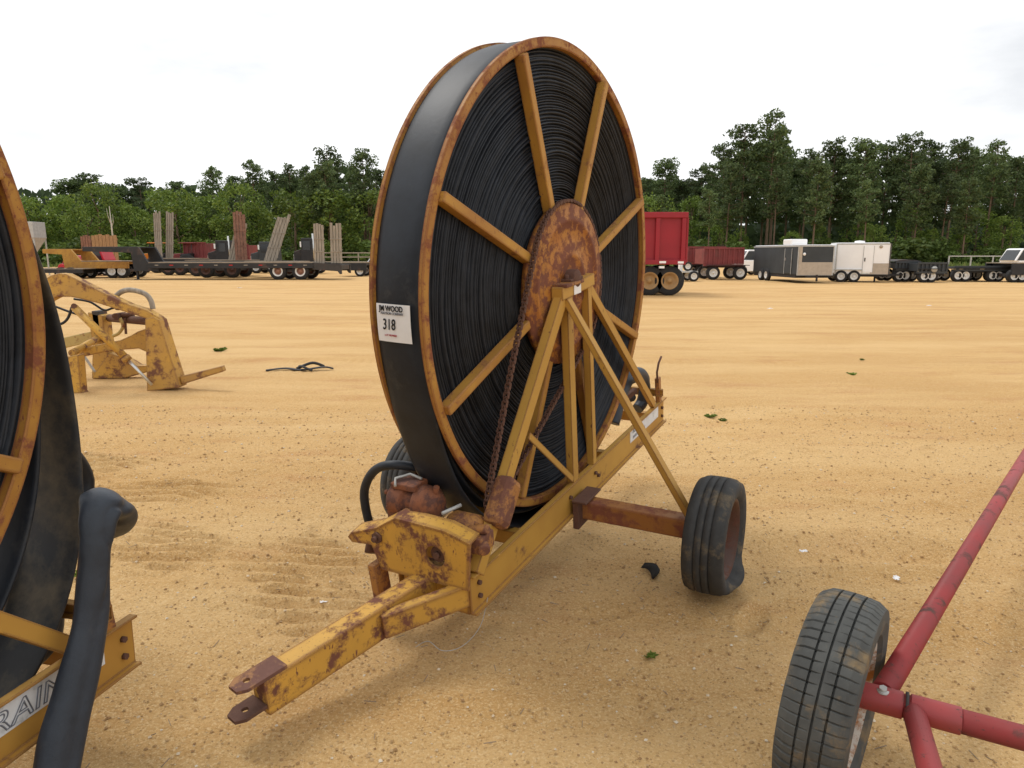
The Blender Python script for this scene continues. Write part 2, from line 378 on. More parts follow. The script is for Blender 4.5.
    p = bump(nt, b, noise(nt, 9, 8, .7, (.6, 1, 1), 0, c), .55, .035)
    p = bump(nt, b, noise(nt, 30, 3, .6, None, 3, c), .7, .012, p); bump(nt, b, noise(nt, 90, 4, .75, None, 1, c), 1, .010, p)
    me.materials.append(m)
    o = bpy.data.objects.new('ground', me); COL.objects.link(o); tag(o, 'bare sandy tan dirt lot with tyre prints and grit', kind='structure')
    # loose grit
    G = MB()
    ico = [(0,0,.6),(.9,0,0),(0,.8,0),(-.8,0,0),(0,-.9,0),(0,0,-.5)]; fi = [(0,1,2),(0,2,3),(0,3,4),(0,4,1),(5,2,1),(5,3,2),(5,4,3),(5,1,4)]
    for k in range(15000):
        d = random.uniform(1.3, 3.0)**1.9*.9; x = random.uniform(-.85, .85)*d; y = d
        s = random.choice((.003, .003, .004, .005, .007))*random.uniform(.7, 1.3)*(1+.12*d); a = random.uniform(0, 6.3)
        ix = np.searchsorted(xs, x); iy = np.searchsorted(ys, y); zg = Z[min(iy, ny-1), min(ix, nx-1)]
        ca, sa = math.cos(a), math.sin(a)
        G.add([(x+s*(vx*ca-vy*sa)*random.uniform(.7, 1.2), y+s*(vx*sa+vy*ca)*random.uniform(.7, 1.2), zg+s*.2+s*vz) for vx, vy, vz in ico], fi)
    mm, nt, b = newmat('grit_stones'); ge = nt.nodes.new('ShaderNodeNewGeometry')
    nt.links.new(ramp(nt, ge.outputs['Random Per Island'], [(0, (.30,.17,.07)), (.5, (.42,.27,.12)), (.85, (.56,.40,.22)), (1, (.7,.62,.48))]), b.inputs['Base Color']); b.inputs['Roughness'].default_value = .9
    tag(G.build('gravel', mm, auto=False), 'small loose stones and grit scattered over the tan dirt', 'gravel', kind='stuff')
    return o
build_ground()
# grass beyond the lot
gv = MB(); pts = []
nx = 60
for i in range(nx+1):
    x = -260+520*i/nx; pts.append((x, 88+3*mnoise.noise(Vector((x*.08, 0, 0))), .06))
for i in range(nx+1): pts.append((-260+520*i/nx, 420, .06))
gv.add(pts, [(i, i+1, nx+2+i, nx+1+i) for i in range(nx)])
tag(gv.build('grass_verge', simple('grass_ground', (.10, .13, .035), .95, var=.35, scale=.3)), 'strip of green grass between the dirt lot and the woods', kind='structure')

# ------------------------------------------------------------------ wheels
def tyre_profile(R, W, rr, grooves=4):
    h = W/2; P = [(-h*.70, rr), (-h*.92, rr+(R-rr)*.18), (-h*1.0, rr+(R-rr)*.5), (-h*.95, rr+(R-rr)*.82), (-h*.80, R-.012)]
    g = grooves; t0 = -h*.72; t1 = h*.72; step = (t1-t0)/g; gw = .0065; gd = .011 if R < .5 else .02
    for i in range(g):
        a = t0+i*step; b = a+step; cr = lambda x: R-.010*(x/h)**2
        P += [(a+gw/2, cr(a)), (b-gw/2, cr(b))]
        if i < g-1: P += [(b-gw/2+.001, cr(b)-gd), (b+gw/2-.001, cr(b)-gd)]
    P += [(h*.80, R-.012), (h*.95, rr+(R-rr)*.82), (h*1.0, rr+(R-rr)*.5), (h*.92, rr+(R-rr)*.18), (h*.70, rr)]
    return P
def wheel(parent, c, R, W, rr, tyre_m, rim_m, side=1, flat=0, n=72, grooves=4, name='wheel', holes=True, lugs=False):
    """wheel with axis along local y; side=+1 outer face towards +y.  wheel > tyre, rim, hub"""
    w = bpy.data.objects.new(name, None); COL.objects.link(w); w.parent = parent; w.location = c; w.empty_display_size = .1
    mb = MB()
    def fn(t, a, r):
        if lugs and r > R-.013 and abs(a) > W*.08:
            k = (t*R/.030+(.5 if a > 0 else 0)) % 1
            if k < .20: r -= .006*(.4+.6*abs(math.sin(t*2.5+a*9)))
        x, z = r*math.cos(t), r*math.sin(t)
        if flat:
            lim = -(R-flat)
            if z < lim+.03:
                over = (lim+.03-z); z2 = lim+.03-min(over*.45, .03) if over < .06 else lim
                z2 = max(z2, lim); k = min(1, over/.08)
                a += (W*.36*k*(1 if a*side > -W*.1 else -.45))*side*(1 if r < R-.03 else .35)
                return a, ('xz', x*(1+.10*k), z2)
        return a, r
    pr = tyre_profile(R, W, rr, grooves); vs = []; m = len(pr)
    for i in range(n):
        t = 2*PI*i/n
        for a, r in pr:
            a2, r2 = fn(t, a, r)
            vs.append((r2[1], a2, r2[2]) if isinstance(r2, tuple) else (r2*math.cos(t), a2, r2*math.sin(t)))
    fs = [(i*m+k, i*m+k+1, ((i+1) % n)*m+k+1, ((i+1) % n)*m+k) for i in range(n) for k in range(m-1)]
    mb.add(vs, fs, not lugs); mb.build('tyre', tyre_m, w)
    h = W/2; s = side
    rm = MB(); d = .0
    n = min(n, 96)
    rm.lathe((0,0,0), [(s*h*.78, rr+.008), (s*h*.80, rr-.006), (s*h*.62, rr-.012), (s*h*.50, rr*.86), (-s*h*.1, rr*.80), (-s*h*.12, rr*.62), (s*h*.12, rr*.42), (s*h*.16, rr*.30), (s*h*.16, .001)], max(28, n//2))
    rm.lathe((0,0,0), [(-s*h*.78, rr+.008), (-s*h*.80, rr-.008), (-s*h*.5, rr*.86), (-s*h*.1, rr*.80)], max(28, n//2))
    rm.build('rim', rim_m, w)
    hb = MB(); hb.lathe((0,0,0), [(s*h*.14, rr*.26), (s*h*.42, rr*.24), (s*h*.50, rr*.18), (s*h*.50, .001)], 20)
    for k in range(5):
        t = 2*PI*k/5+.3; x, z = rr*.40*math.cos(t), rr*.40*math.sin(t)
        hb.cyl((x, s*h*.06, z), (x, s*h*.26, z), rr*.05, 6)
    hb.build('hub', rim_m, w)
    return w
def copy_tree(o, parent=None, link=True):
    c = o.copy(); COL.objects.link(c); c.parent = parent
    for ch in o.children: copy_tree(ch, c)
    return c

# ------------------------------------------------------------------ the hose reel trailer, in its own frame (x towards the hitch, y to the right-hand wheel)
COILS = {}
def coil_mesh(seed):
    if seed in COILS: return COILS[seed]
    rs = np.random.RandomState(seed); nA = 360; layers = []
    r = .20
    while r < 1.048:
        t = rs.choice([.0105, .012, .0135, .0175]); layers.append((r, min(r+t, 1.058))); r += t
    th = np.linspace(0, 2*np.pi, nA, endpoint=False)
    def wob(amp, ks):
        s = np.zeros(nA)
        for k in ks: s += rs.randn()*np.cos(k*th+rs.rand()*6.28)/(k**.6)
        return amp*s
    # neighbouring layers share a slow radial wander, so they look hand-wound
    base = wob(.0035, (2, 3, 5, 7))
    V = []; Fc = []; per = None
    rings = []
    carry = np.zeros(nA)
    for li, (r0, r1) in enumerate(layers):
        carry = carry*.8+wob(.0013, (2, 3, 4, 6, 9, 13))
        e = wob(.0028, (1, 2, 3, 5, 8, 12))+rs.uniform(-.006, .006); e2 = wob(.0035, (1, 2, 3, 5, 8))+rs.uniform(-.007, .007)
        k = min(1, (1.058-r1)/.1)
        rr0 = r0+carry*k; rr1 = r1+carry*k; g = (r1-r0)
        rings.append((rr0+g*.06, .094+e-.016)); rings.append((rr0+g*.22, .094+e-.002)); rings.append((rr0+g*.5, .096+e)); rings.append((rr1-g*.22, .094+e-.002)); rings.append((rr1-g*.06, .094+e-.016))
    top = [(a, b) for a, b in rings]
    bot = []
    carry = np.zeros(nA)
    for li, (r0, r1) in enumerate(reversed(layers)):
        e = wob(.003, (1, 2, 3, 5, 8)); g = r1-r0
        bot += [(np.full(nA, r1-g*.08), -(.080+e)), (np.full(nA, (r0+r1)/2), -(.096+e)), (np.full(nA, r0+g*.08), -(.080+e))]
    allr = top+bot; m = len(allr)
    RR = np.stack([a for a, b in allr], 1); VV = np.stack([np.broadcast_to(b, (nA,)) for a, b in allr], 1)
    co = np.stack([RR*np.cos(th)[:, None], VV, RR*np.sin(th)[:, None]], -1).reshape(-1, 3)
    i = np.arange(nA)[:, None]; k = np.arange(m)[None]
    q = np.stack([i*m+k, i*m+(k+1) % m, ((i+1) % nA)*m+(k+1) % m, ((i+1) % nA)*m+k], -1).reshape(-1, 4)
    me = bpy.data.meshes.new('hose_coil'); me.from_pydata(co.tolist(), [], q.tolist()); me.materials.append(M['coil'])
    me.polygons.foreach_set('use_smooth', np.ones(len(q), bool)); me.update(); COILS[seed] = me
    return me
_SM = {}
def interp(tab, a):
    key = tuple(tab)
    if key not in _SM:
        lo, hi = tab[0][0], tab[-1][0]; g = np.arange(lo, hi+1, 1.0); v = np.interp(g, [t[0] for t in tab], [t[1] for t in tab])
        kk = np.exp(-(np.arange(-18, 19)/8.0)**2); kk /= kk.sum(); v = np.convolve(np.pad(v, 18, mode='edge'), kk, mode='valid'); _SM[key] = (g, v)
    g, v = _SM[key]; return float(np.interp(a, g, v))
def ribbon(tab, w0, w1, th, n=200, a0=0, a1=360, seed=1, vshift=None, bulge=0):
    """lay-flat hose wrapped round: rounded-rectangle section swept at radius tab(angle)"""
    mb = MB(); closed = (a1-a0) >= 360; vs = []; prof = []
    m = 14
    for k in range(m):
        t = 2*PI*k/m; c, s = math.cos(t), math.sin(t)
        prof.append((math.copysign(abs(c)**.35, c), math.copysign(abs(s)**.8, s)))
    cnt = n if closed else n+1
    for i in range(cnt):
        ad = a0+(a1-a0)*i/n; a = R_(ad); r = interp(tab, ad % 360 if closed else ad)
        wb = .004*mnoise.noise(Vector((math.cos(a)*2, math.sin(a)*2, seed)))
        vsf = vshift(ad) if vshift else 0
        for (pv, pr) in prof:
            v = (w0+w1)/2+vsf+pv*(w1-w0)/2; rr = r+wb+pr*th/2+(bulge*(1-pv*pv) if pr > 0 else 0)
            vs.append((rr*math.cos(a), v, rr*math.sin(a)))
    fs = [(i*m+k, i*m+(k+1) % m, ((i+1) % cnt)*m+(k+1) % m, ((i+1) % cnt)*m+k) for i in range(cnt if closed else cnt-1) for k in range(m)]
    mb.add(vs, fs, True)
    if not closed: mb.add([vs[k] for k in range(m)], [tuple(range(m))]); mb.add([vs[(cnt-1)*m+k] for k in range(m)], [tuple(reversed(range(m)))])
    return mb
def chain_links(mb, pts, step=.019, wd=.02, up=(0,1,0)):
    """roller chain along a polyline: side plates and rollers"""
    pts = [Vector(p) for p in pts]; seg = [(pts[i+1]-pts[i]).length for i in range(len(pts)-1)]; Lh = sum(seg); n = int(Lh/step)
    def pos(s):
        for i, l in enumerate(seg):
            if s <= l or i == len(seg)-1: return pts[i]+(pts[i+1]-pts[i])*(s/l)
            s -= l
    for k in range(n):
        a, b = pos(k*step), pos((k+1)*step); off = wd/2 if k % 2 else wd/2-.004
        U = Vector(up)
        for sg in (-1, 1): mb.bar(a+U*sg*off, b+U*sg*off, .0035, .016, up)
        mb.cyl(a-U*(wd/2+.003), a+U*(wd/2+.003), .0065, 6)
def reel_trailer(loc, heading, pitch, ru, rw, label, yo=0, lean=0, seed=1, sag=None, main=True):
    t = empty('hose_reel_trailer', loc, label, 'hose reel', (0, pitch, heading), 'hose reel trailers parked on the dirt')
    Y, YW, RU = M['yellow'], M['yellow_worn'], M['rusty']
    uf, ur = .92, -1.60; VB = .204
    # ---- frame beams: outward facing channels
    for s in (1, -1):
        MB().chan((uf, s*(VB-.03), .350), (ur+(.0), s*(VB-.03), .365), .178, .032, .009, (0,0,1), s).build('side_beam', Y, t, .003)
    for u in (ur+.05, -.75, .35):
        MB().bar((u, -VB+.048, .31), (u, VB-.048, .31), .07, .05).build('cross_member', Y, t, .003)
    MB().bar((.885, -VB+.04, .345), (.885, VB-.04, .345), .19, .05, (0,0,1)).build('cross_member', YW, t, .004)
    # ---- A-frame each side
    for s in (1, -1):
        v = s*(VB-.02)
        def leg(name, p, q, a, b, mat=Y, kind='L'):
            mb = MB(); t_ = .007
            if kind == 'L': mb.sect(p, q, [(-a/2,0),(a/2,0),(a/2,-s*t_),(-a/2+t_,-s*t_),(-a/2+t_,-s*b),(-a/2,-s*b)] if s > 0 else [(-a/2,0),(a/2,0),(a/2,t_),(-a/2+t_,t_),(-a/2+t_,b),(-a/2,b)], (1,0,0))
            else: mb.bar(p, q, a, b, (1,0,0))
            return mb.build(name, mat, t, .002)
        leg('front_leg', (.875, v, .43), (.005, v, 1.405), .066, .045, Y, 'B')
        leg('rear_leg', (-1.36, v, .47), (-.285, v, 1.43), .05, .03, Y, 'B')
        leg('post', (-.075, v-.003*s, .445), (-.062, v-.003*s, 1.40), .062, .04, Y, 'B')
        leg('post', (-.325, v-.003*s, .445), (-.300, v-.003*s, 1.42), .045, .04, Y, 'B')
        leg('strut', (-.045, v+.012*s, .465), (.40, v+.012*s, .855), .032, .008, Y, 'B')
        # gusset and bearing beam on top
        mb = MB(); mb.bar((.045, v, 1.425), (-.335, v, 1.445), .06, .06, (0,0,1)); mb.build('top_rail', Y, t, .004)
        mb = MB(); mb.box((.03-.0, v-.045, 1.452), (-.17, v+.045, 1.468)); mb.build('bearing_plate', RU, t, .003)
        mb = MB(); mb.lathe((ru+.03, v, rw+.03), [(-.04, .001), (-.04, .030), (-.03, .044), (.03, .044), (.04, .030), (.04, .001)], 20)
        mb.box((ru-.04, v-.03, rw+.022-.0), (ru+.10, v+.03, rw+.035)); mb.cyl((ru-.025, v, rw+.03), (ru-.025, v, rw+.055), .012, 6); mb.cyl((ru+.085, v, rw+.03), (ru+.085, v, rw+.055), .012, 6); mb.build('bearing', M['iron'], t, .003)
        # end post
        mb = MB(); mb.bar((-1.50, s*(VB-.025), .445), (-1.475, s*(VB-.025), .625), .045, .03, (1,0,0)); mb.build('end_post', RU, t, .004)
    MB().chan((-1.49, -VB-.01, .52), (-1.49, VB+.01, .52), .05, .03, .006, (0,0,1)).build('end_rail', Y, t)
    MB().tube([(-1.44, .19, .60), (-1.41, .195, .68), (-1.43, .20, .74), (-1.47, .205, .775)], .007, 8).build('hook_rod', M['iron'], t)
    # ---- axle and wheels
    ax = MB(); ax.bar((-.118, -.80, .285), (-.118, .80, .285), .098, .09)
    ax.build('axle', paint('axle_paint'+str(seed), (.36, .16, .035), amt=.52, scale=4, base2=(.30, .12, .03), edge=.02), t, .008)
    for s in (1, -1):
        wo = .90 if s > 0 else .835
        mb = MB(); mb.box((-.20, s*.20, .20), (-.02, s*.232, .345)); mb.box((-.21, s*.20, .35), (-.01, s*.28, .362)); mb.build('axle_bracket', M['iron'], t, .003)
        mb = MB(); mb.cyl((-.118, s*.79, .265), (-.118, s*.9, .265), .028, 12); mb.box((-.16, s*.76, .215), (-.08, s*.80, .23)); mb.build('spindle', M['iron'], t)
        mb = MB(); mb.sect((-.02, s*.215, 1.40), (-.115, s*.80, .335), [(-.024,0),(.024,0),(.024,.03),(.018,.03),(.018,.006),(-.018,.006),(-.018,.03),(-.024,.03)], (1,0,0)); mb.build('wheel_brace', Y, t, .002)
        wheel(t, (-.118, s*wo, .262), .285, .19, .185, M['rubber'], M['rim_brown'], s, flat=.07 if s > 0 else .02, n=96)
    # ---- drawbar
    A = Vector((.70, .01, .335)); B = Vector((1.28, -.055, .262)); 
    A, B = Vector((.62, .02, .335)), Vector((1.675, -.182, .318))
    d = (B-A).normalized()
    mb = MB(); mb.bar(A, B, .135, .088); mb.build('drawbar', YW, t, .006)
    side = d.cross(Vector((0,0,1))).normalized()
    for k, (dz, mat) in enumerate(((.062, M['clevis']), (-.026, M['iron']))):
        up = Vector((0,0,1)); mb = MB()
        p0 = B-d*(.09 if k == 0 else -.002)+up*(dz+(.012 if k == 0 else 0)); n_ = 14; pl = []
        L0 = .175 if k == 0 else .105; wd = .044
        pl = [(-0, -wd), (L0-.03, -wd), (L0, -wd*.55), (L0, wd*.55), (L0-.03, wd), (0, wd)]
        # plate with a pin hole: ring of quads round the hole
        hole = (L0-.05, 0); hr = .012; N_ = 24; outer = []; inner = []
        def ray_out(a):
            dx, dy = math.cos(a), math.sin(a); best = 9
            for i in range(len(pl)):
                x1, y1 = pl[i]; x2, y2 = pl[(i+1) % len(pl)]; ex, ey = x2-x1, y2-y1; den = dx*ey-dy*ex
                if abs(den) < 1e-9: continue
                tt = ((x1-hole[0])*ey-(y1-hole[1])*ex)/den; u_ = ((x1-hole[0])*dy-(y1-hole[1])*dx)/den
                if tt > 0 and -1e-6 <= u_ <= 1+1e-6: best = min(best, tt)
            return (hole[0]+dx*best, hole[1]+dy*best)
        angs = sorted([2*PI*i/N_ for i in range(N_)]+[math.atan2(y-hole[1], x-hole[0]) % (2*PI) for x, y in pl])
        nn = len(angs); P3 = lambda x, y, z: p0+d*x+side*y+up*z
        vs = []
        for a in angs:
            o_ = ray_out(a); i_ = (hole[0]+hr*math.cos(a), hole[1]+hr*math.sin(a))
            vs += [P3(*o_, .006), P3(*i_, .006), P3(*i_, -.006), P3(*o_, -.006)]
        fs = []
        for i in range(nn):
            j = (i+1) % nn
            for k2 in range(4): fs.append((i*4+k2, i*4+(k2+1) % 4, j*4+(k2+1) % 4, j*4+k2))
        mb.add(vs, fs); mb.build('clevis_plate', mat, t)
    for (p, q) in (((.90, .155, .345), (1.20, -.045, .325)),):
        MB().bar(p, q, .098, .05).build('drawbar_brace', YW, t, .005)
    # ---- front plate carrying the drive
    mb = MB(); poly = [(-.25, .378), (.19, .388), (.213, .60), (.10, .632), (-.145, .640), (-.25, .575), (-.40, .52), (-.42, .495), (-.40, .475), (-.29, .485)]
    def plate(poly, u0, u1, hole=None):
        m2 = MB(); n = len(poly)
        vs = [(u0, a, b) for a, b in poly]+[(u1, a, b) for a, b in poly]
        m2.add(vs, [tuple(range(n)), tuple(reversed(range(n, 2*n)))]+[(i, (i+1) % n, n+(i+1) % n, n+i) for i in range(n)]); return m2
    # plate face split round a real hole
    hc = (.04, .506); hr = .047; N_ = 28
    angs = sorted([2*PI*i/N_ for i in range(N_)]+[math.atan2(b-hc[1], a-hc[0]) % (2*PI) for a, b in poly[:6]+poly[9:]])
    core = poly[:6]+[poly[9]]
    def rout(a):
        dx, dy = math.cos(a), math.sin(a); best = 9
        for i in range(len(core)):
            x1, y1 = core[i]; x2, y2 = core[(i+1) % len(core)]; ex, ey = x2-x1, y2-y1; den = dx*ey-dy*ex
            if abs(den) < 1e-9: continue
            tt = ((x1-hc[0])*ey-(y1-hc[1])*ex)/den; u_ = ((x1-hc[0])*dy-(y1-hc[1])*dx)/den
            if tt > 0 and -1e-6 <= u_ <= 1+1e-6: best = min(best, tt)
        return (hc[0]+dx*best, hc[1]+dy*best)
    vs = []; nn = len(angs)
    for a in angs:
        o_ = rout(a); i_ = (hc[0]+hr*math.cos(a), hc[1]+hr*math.sin(a))
        vs += [(.945, *o_), (.945, *i_), (.933, *i_), (.933, *o_)]
    mb.add(vs, [(i*4+k, i*4+(k+1) % 4, ((i+1) % nn)*4+(k+1) % 4, ((i+1) % nn)*4+k) for i in range(nn) for k in range(4)])
    ear = [(-.25, .575), (-.40, .52), (-.42, .495), (-.40, .475), (-.29, .485)]; n = 5
    mb.add([(.945, *p) for p in ear]+[(.933, *p) for p in ear], [(0,1,2,3,4), (9,8,7,6,5)]+[(i, (i+1) % n, n+(i+1) % n, n+i) for i in range(n)])
    mb.build('front_plate', YW, t)
    top = [(.213, .60), (.10, .632), (-.145, .640), (-.25, .575), (-.40, .52)]
    mb = MB()
    for i in range(4):
        (a0, b0), (a1, b1) = top[i], top[i+1]; bk = .075
        mb.add([(.947, a0, b0), (.947, a1, b1), (.947-bk, a1, b1+.012), (.947-bk, a0, b0+.012), (.947, a0, b0-.009), (.947, a1, b1-.009), (.947-bk, a1, b1+.003), (.947-bk, a0, b0+.003)],
               [(0,1,2,3), (7,6,5,4), (0,4,5,1), (1,5,6,2), (2,6,7,3), (3,7,4,0)])
    mb.build('top_flange', YW, t)
    mb = MB(); mb.cyl((.944, -.25, .53), (.957, -.25, .53), .026, 6); mb.cyl((.957, -.25, .53), (.975, -.25, .53), .012, 10); mb.build('bolt', M['iron'], t)
    mb = MB(); mb.cyl((.80, .04, .506), (.925, .04, .506), .034, 16); mb.cyl((.925, .04, .506), (.94, .04, .506), .015, 8); mb.build('drive_shaft', M['iron'], t)
    mb = MB(); mb.sect((.93, -.285, .40), (.93, -.27, .215), [(-.04,-.02),(.04,-.02),(.04,.02),(-.04,.02)], (1,0,0)); mb.build('stand_leg', RU, t, .005)
    # gearbox and motor
    mb = MB(); mb.lathe((.78, .09, .56), [(-.085, .001), (-.085, .05), (-.06, .068), (.05, .068), (.075, .05), (.085, .03), (.085, .001)], 24)
    mb.box((.71, .03, .49), (.85, .15, .56))
    for k in range(6): mb.cyl((.78+.055*math.cos(k*1.05), .15, .56+.055*math.sin(k*1.05)), (.78+.055*math.cos(k*1.05), .185, .56+.055*math.sin(k*1.05)), .008, 6)
    mb.build('gearbox', RU, t, .004)
    mb = MB(); mb.box((.90, .17, .53), (.80, .235, .60)); mb.cyl((.85, .20, .565), (.90, .25, .555), .025, 10); mb.cyl((.85, .15, .60), (.85, .24, .625), .02, 10); mb.build('sprocket_bracket', RU, t, .006)
    mb = MB(); mb.lathe((.80, -.15, .650), [(-.115, .001), (-.115, .055), (-.10, .072), (-.03, .078), (-.02, .06), (.02, .06), (.03, .082), (.10, .074), (.13, .045), (.13, .001)], 22)
    mb.box((.74, -.26, .57), (.86, -.06, .655)); mb.box((.75, -.235, .715), (.85, -.11, .742)); mb.cyl((.80, -.05, .66), (.80, -.03, .74), .014, 8)
    for k in range(4): mb.cyl((.80+.05*math.cos(k*1.57+.8), -.28, .65+.05*math.sin(k*1.57+.8)), (.80+.05*math.cos(k*1.57+.8), -.262, .65+.05*math.sin(k*1.57+.8)), .012, 6)
    mb.build('hydraulic_motor', M['motor'], t, .005)
    mb = MB(); mb.tube([(.86, -.20, .735), (.83, -.22, .755), (.78, -.18, .762), (.78, -.12, .75)], .006, 8); mb.build('valve_handle', M['galv'], t)
    mb = MB(); mb.tube([(.86, .03, .655), (.78, .07, .665)], .008, 8); mb.build('valve_handle', M['galv'], t)
    mb = MB(); mb.tube([(.78, -.39, .43), (.80, -.42, .40), (.83, -.41, .36)], .028, 12); mb.lathe((.82, -.40, .455), [(-.03, .001), (-.03, .035), (.03, .035), (.03, .001)], 14); mb.build('coupling', M['iron'], t)
    hp = []
    P = [(.55, -.10, .66), (.70, -.16, .755), (.80, -.25, .80), (.80, -.36, .755), (.80, -.43, .65), (.80, -.43, .52), (.80, -.395, .42), (.80, -.375, .345)]
    for i in range(len(P)-1):
        a, b = Vector(P[i]), Vector(P[i+1]); pa = Vector(P[max(i-1, 0)]); pb = Vector(P[min(i+2, len(P)-1)])
        for k in range(6):
            s_ = k/6; hp.append(.5*((2*a)+(b-pa)*s_+(2*pa-5*a+4*b-pb)*s_*s_+(3*a-pa-3*b+pb)*s_**3))
    hp.append(Vector(P[-1])); MB().tube(hp, .020, 14).build('supply_hose', M['hose'], t)
    # ---- chain guard on the front leg
    p0, p1 = Vector((.745, .205, .575)), Vector((.60, .205, .735)); 
    mb = MB(); mb.bar(p0, p1, .115, .095, (1,0,0)); mb.build('chain_guard', RU, t, .03)
    for k, (bu, bw) in enumerate(((-.36, .375), (-.40, .345), (-.03, .37), (.86, .32), (.86, .38), (-1.55, .33), (-1.55, .39))):
        for s in (1, -1): MB().cyl((bu, s*(VB-.0212), bw), (bu, s*(VB-.008), bw), .011, 6).build('bolt', M['iron'], t)
    # ---- label plate near the rear end
    lp = MB(); lp.box((-.92, VB-.0208, .350), (-1.47, VB-.018, .438)); pl = lp.build('nameplate', M['plate'], t)
    if not main:
        text('lettering', 'RAIN', M['grey_ink'], pl, basis((-1.075, VB-.0172, .360), (-1, 0, 0), (0, 0, 1)), .085, outline=True, sx=1.25, shear=.2)
    else:
        for k in range(2): text('lettering', ['RAIN', 'IRRIGATION'][k], M['grey_ink'], pl, basis((-.96, VB-.0172, [.400, .365][k]), (-1, 0, 0), (0, 0, 1)), [.040, .026][k], shear=.2, sx=1.6)
    MB().box((-.075, VB+.012, 1.405), (-.155, VB+.0135, 1.462)).build('paper_tag', M['paper'], t)
    # ---- the reel
    reel = bpy.data.objects.new('reel', None); COL.objects.link(reel); reel.parent = t; reel.location = (ru, 0, rw); reel.empty_display_size = .2
    # axis tilt of the reel: small yaw and lean, given in world terms minus the frame's pitch
    reel.rotation_euler = (lean, 0, -yo)
    Ro = 1.09
    for s in (1, -1):
        def fn(th, a, r):
            k = mnoise.noise(Vector((math.cos(th)*1.5, math.sin(th)*1.5, s*3)))
            return a+.006*k, r+.004*k
        mb = MB(); mb.lathe((0,0,0), [(s*.098, Ro-.040), (s*.126, Ro-.040), (s*.129, Ro-.035), (s*.129, Ro-.003), (s*.126, Ro+.001), (s*.110, Ro+.001), (s*.108, Ro-.012)], 180, closed=True, smooth=False, fn=fn)
        mb.build('flange_ring', M['rim'], reel)
        for k in range(8):
            th = R_(25.5+45*k); c, sn = math.cos(th), math.sin(th); mb = MB()
            up = (-sn, 0, c)
            p, q = (.30*c, s*.124, .30*sn), (1.05*c, s*.124, 1.05*sn)
            if s > 0: mb.sect(p, q, [(-.028,-.018),(-.028,.018),(-.016,.026),(.016,.026),(.028,.018),(.028,-.018)], up) if False else mb.bar(p, q, .043, .05, up)
            else: mb.bar(p, q, .046, .05, up)
            mb.build('spoke', M['spoke'], reel, .006)
        # hub dish with pressed rings
        mb = MB(); z0 = .138
        prof = [(s*z0, .388), (s*(z0+.012), .385), (s*(z0+.013), .325), (s*(z0+.026), .318), (s*(z0+.027), .30), (s*(z0+.018), .292), (s*(z0+.022), .17), (s*(z0+.034), .155), (s*(z0+.034), .135), (s*(z0+.026), .125), (s*(z0+.030), .055), (s*(z0+.030), .001)]
        mb.lathe((0,0,0), prof, 96); mb.lathe((0,0,0), [(s*z0, .388), (s*(z0-.02), .385), (s*(z0-.02), .2)], 96)
        mb.build('hub_disc', M['hub'], reel)
        # sprocket teeth round the disc
    mb = MB(); mb.cyl((0, -.185, 0), (0, .185, 0), .036, 20); mb.build('reel_axle', M['iron'], reel)
    co = bpy.data.objects.new('hose_coil', coil_mesh(seed)); COL.objects.link(co); co.parent = reel
    sag = sag or [(0, 1.070), (180, 1.070), (205, 1.071), (235, 1.10), (262, 1.175), (290, 1.205), (318, 1.155), (340, 1.080), (360, 1.070)]
    ribbon(sag, -.109, .106, .022, 240, seed=seed, bulge=.007).build('outer_hose_wrap', M['hose'] if main else M['hose_dusty'], reel)
    sag2 = [(a, 1.03+(r-1.058)*(.72 if main else .55)) for a, r in sag]
    ribbon(sag2, -.09, .084, .022, 200, seed=seed+1).build('outer_hose_wrap', M['hose'], reel)
    sag3 = [(a, 1.006+(r-1.058)*(.45 if main else .12)) for a, r in sag]
    ribbon(sag3, -.092, .088, .022, 200, seed=seed+2).build('outer_hose_wrap', M['hose'], reel)
    # drive chain over the hub disc and down to the guard (frame coordinates)
    ch = MB(); cv = .155; C0 = Vector((ru, 0, rw)); rc = .392
    G = Vector((.672, 0, .65)); gr = .045
    def tang(c, r, g, rg, sgn):
        dd = g-c; D = math.hypot(dd.x, dd.z); base = math.atan2(dd.z, dd.x); al = math.acos((r-rg)/D); a = base+sgn*al
        return Vector((c.x+r*math.cos(a), cv, c.z+r*math.sin(a))), Vector((g.x+rg*math.cos(a), cv, g.z+rg*math.sin(a))), a
    pA, gA, aA = tang(C0, rc, G, gr, 1); pB, gB, aB = tang(C0, rc, G, gr, -1)
    arc = []; a_start = aA; a_end = aB+2*PI
    for k in range(65):
        a = a_start+(a_end-a_start)*k/64; arc.append(Vector((C0.x+rc*math.cos(a), cv, C0.z+rc*math.sin(a))))
    garc = [Vector((G.x+gr*math.cos(aB+(aA-aB)*k/8), cv, G.z+gr*math.sin(aB+(aA-aB)*k/8))) for k in range(9)]
    sagm = (gA+pA)/2+Vector((.012, 0, -.004))
    chain_links(ch, [gA, sagm, pA]+arc+[pB, gB]+garc)
    ch.build('drive_chain', M['iron'], t)
    return t, reel

# numbers from the photograph's geometry
HEAD = math.atan2(-math.cos(.5106), -math.sin(.5106))
t1, reel1 = reel_trailer((.1413, 3.5097, 0), HEAD, .1038, -.151, 1.446, 'whole yellow hose reel trailer in the middle, with the numbered tag on its hose', yo=.0437, lean=-.0269+0, seed=1)
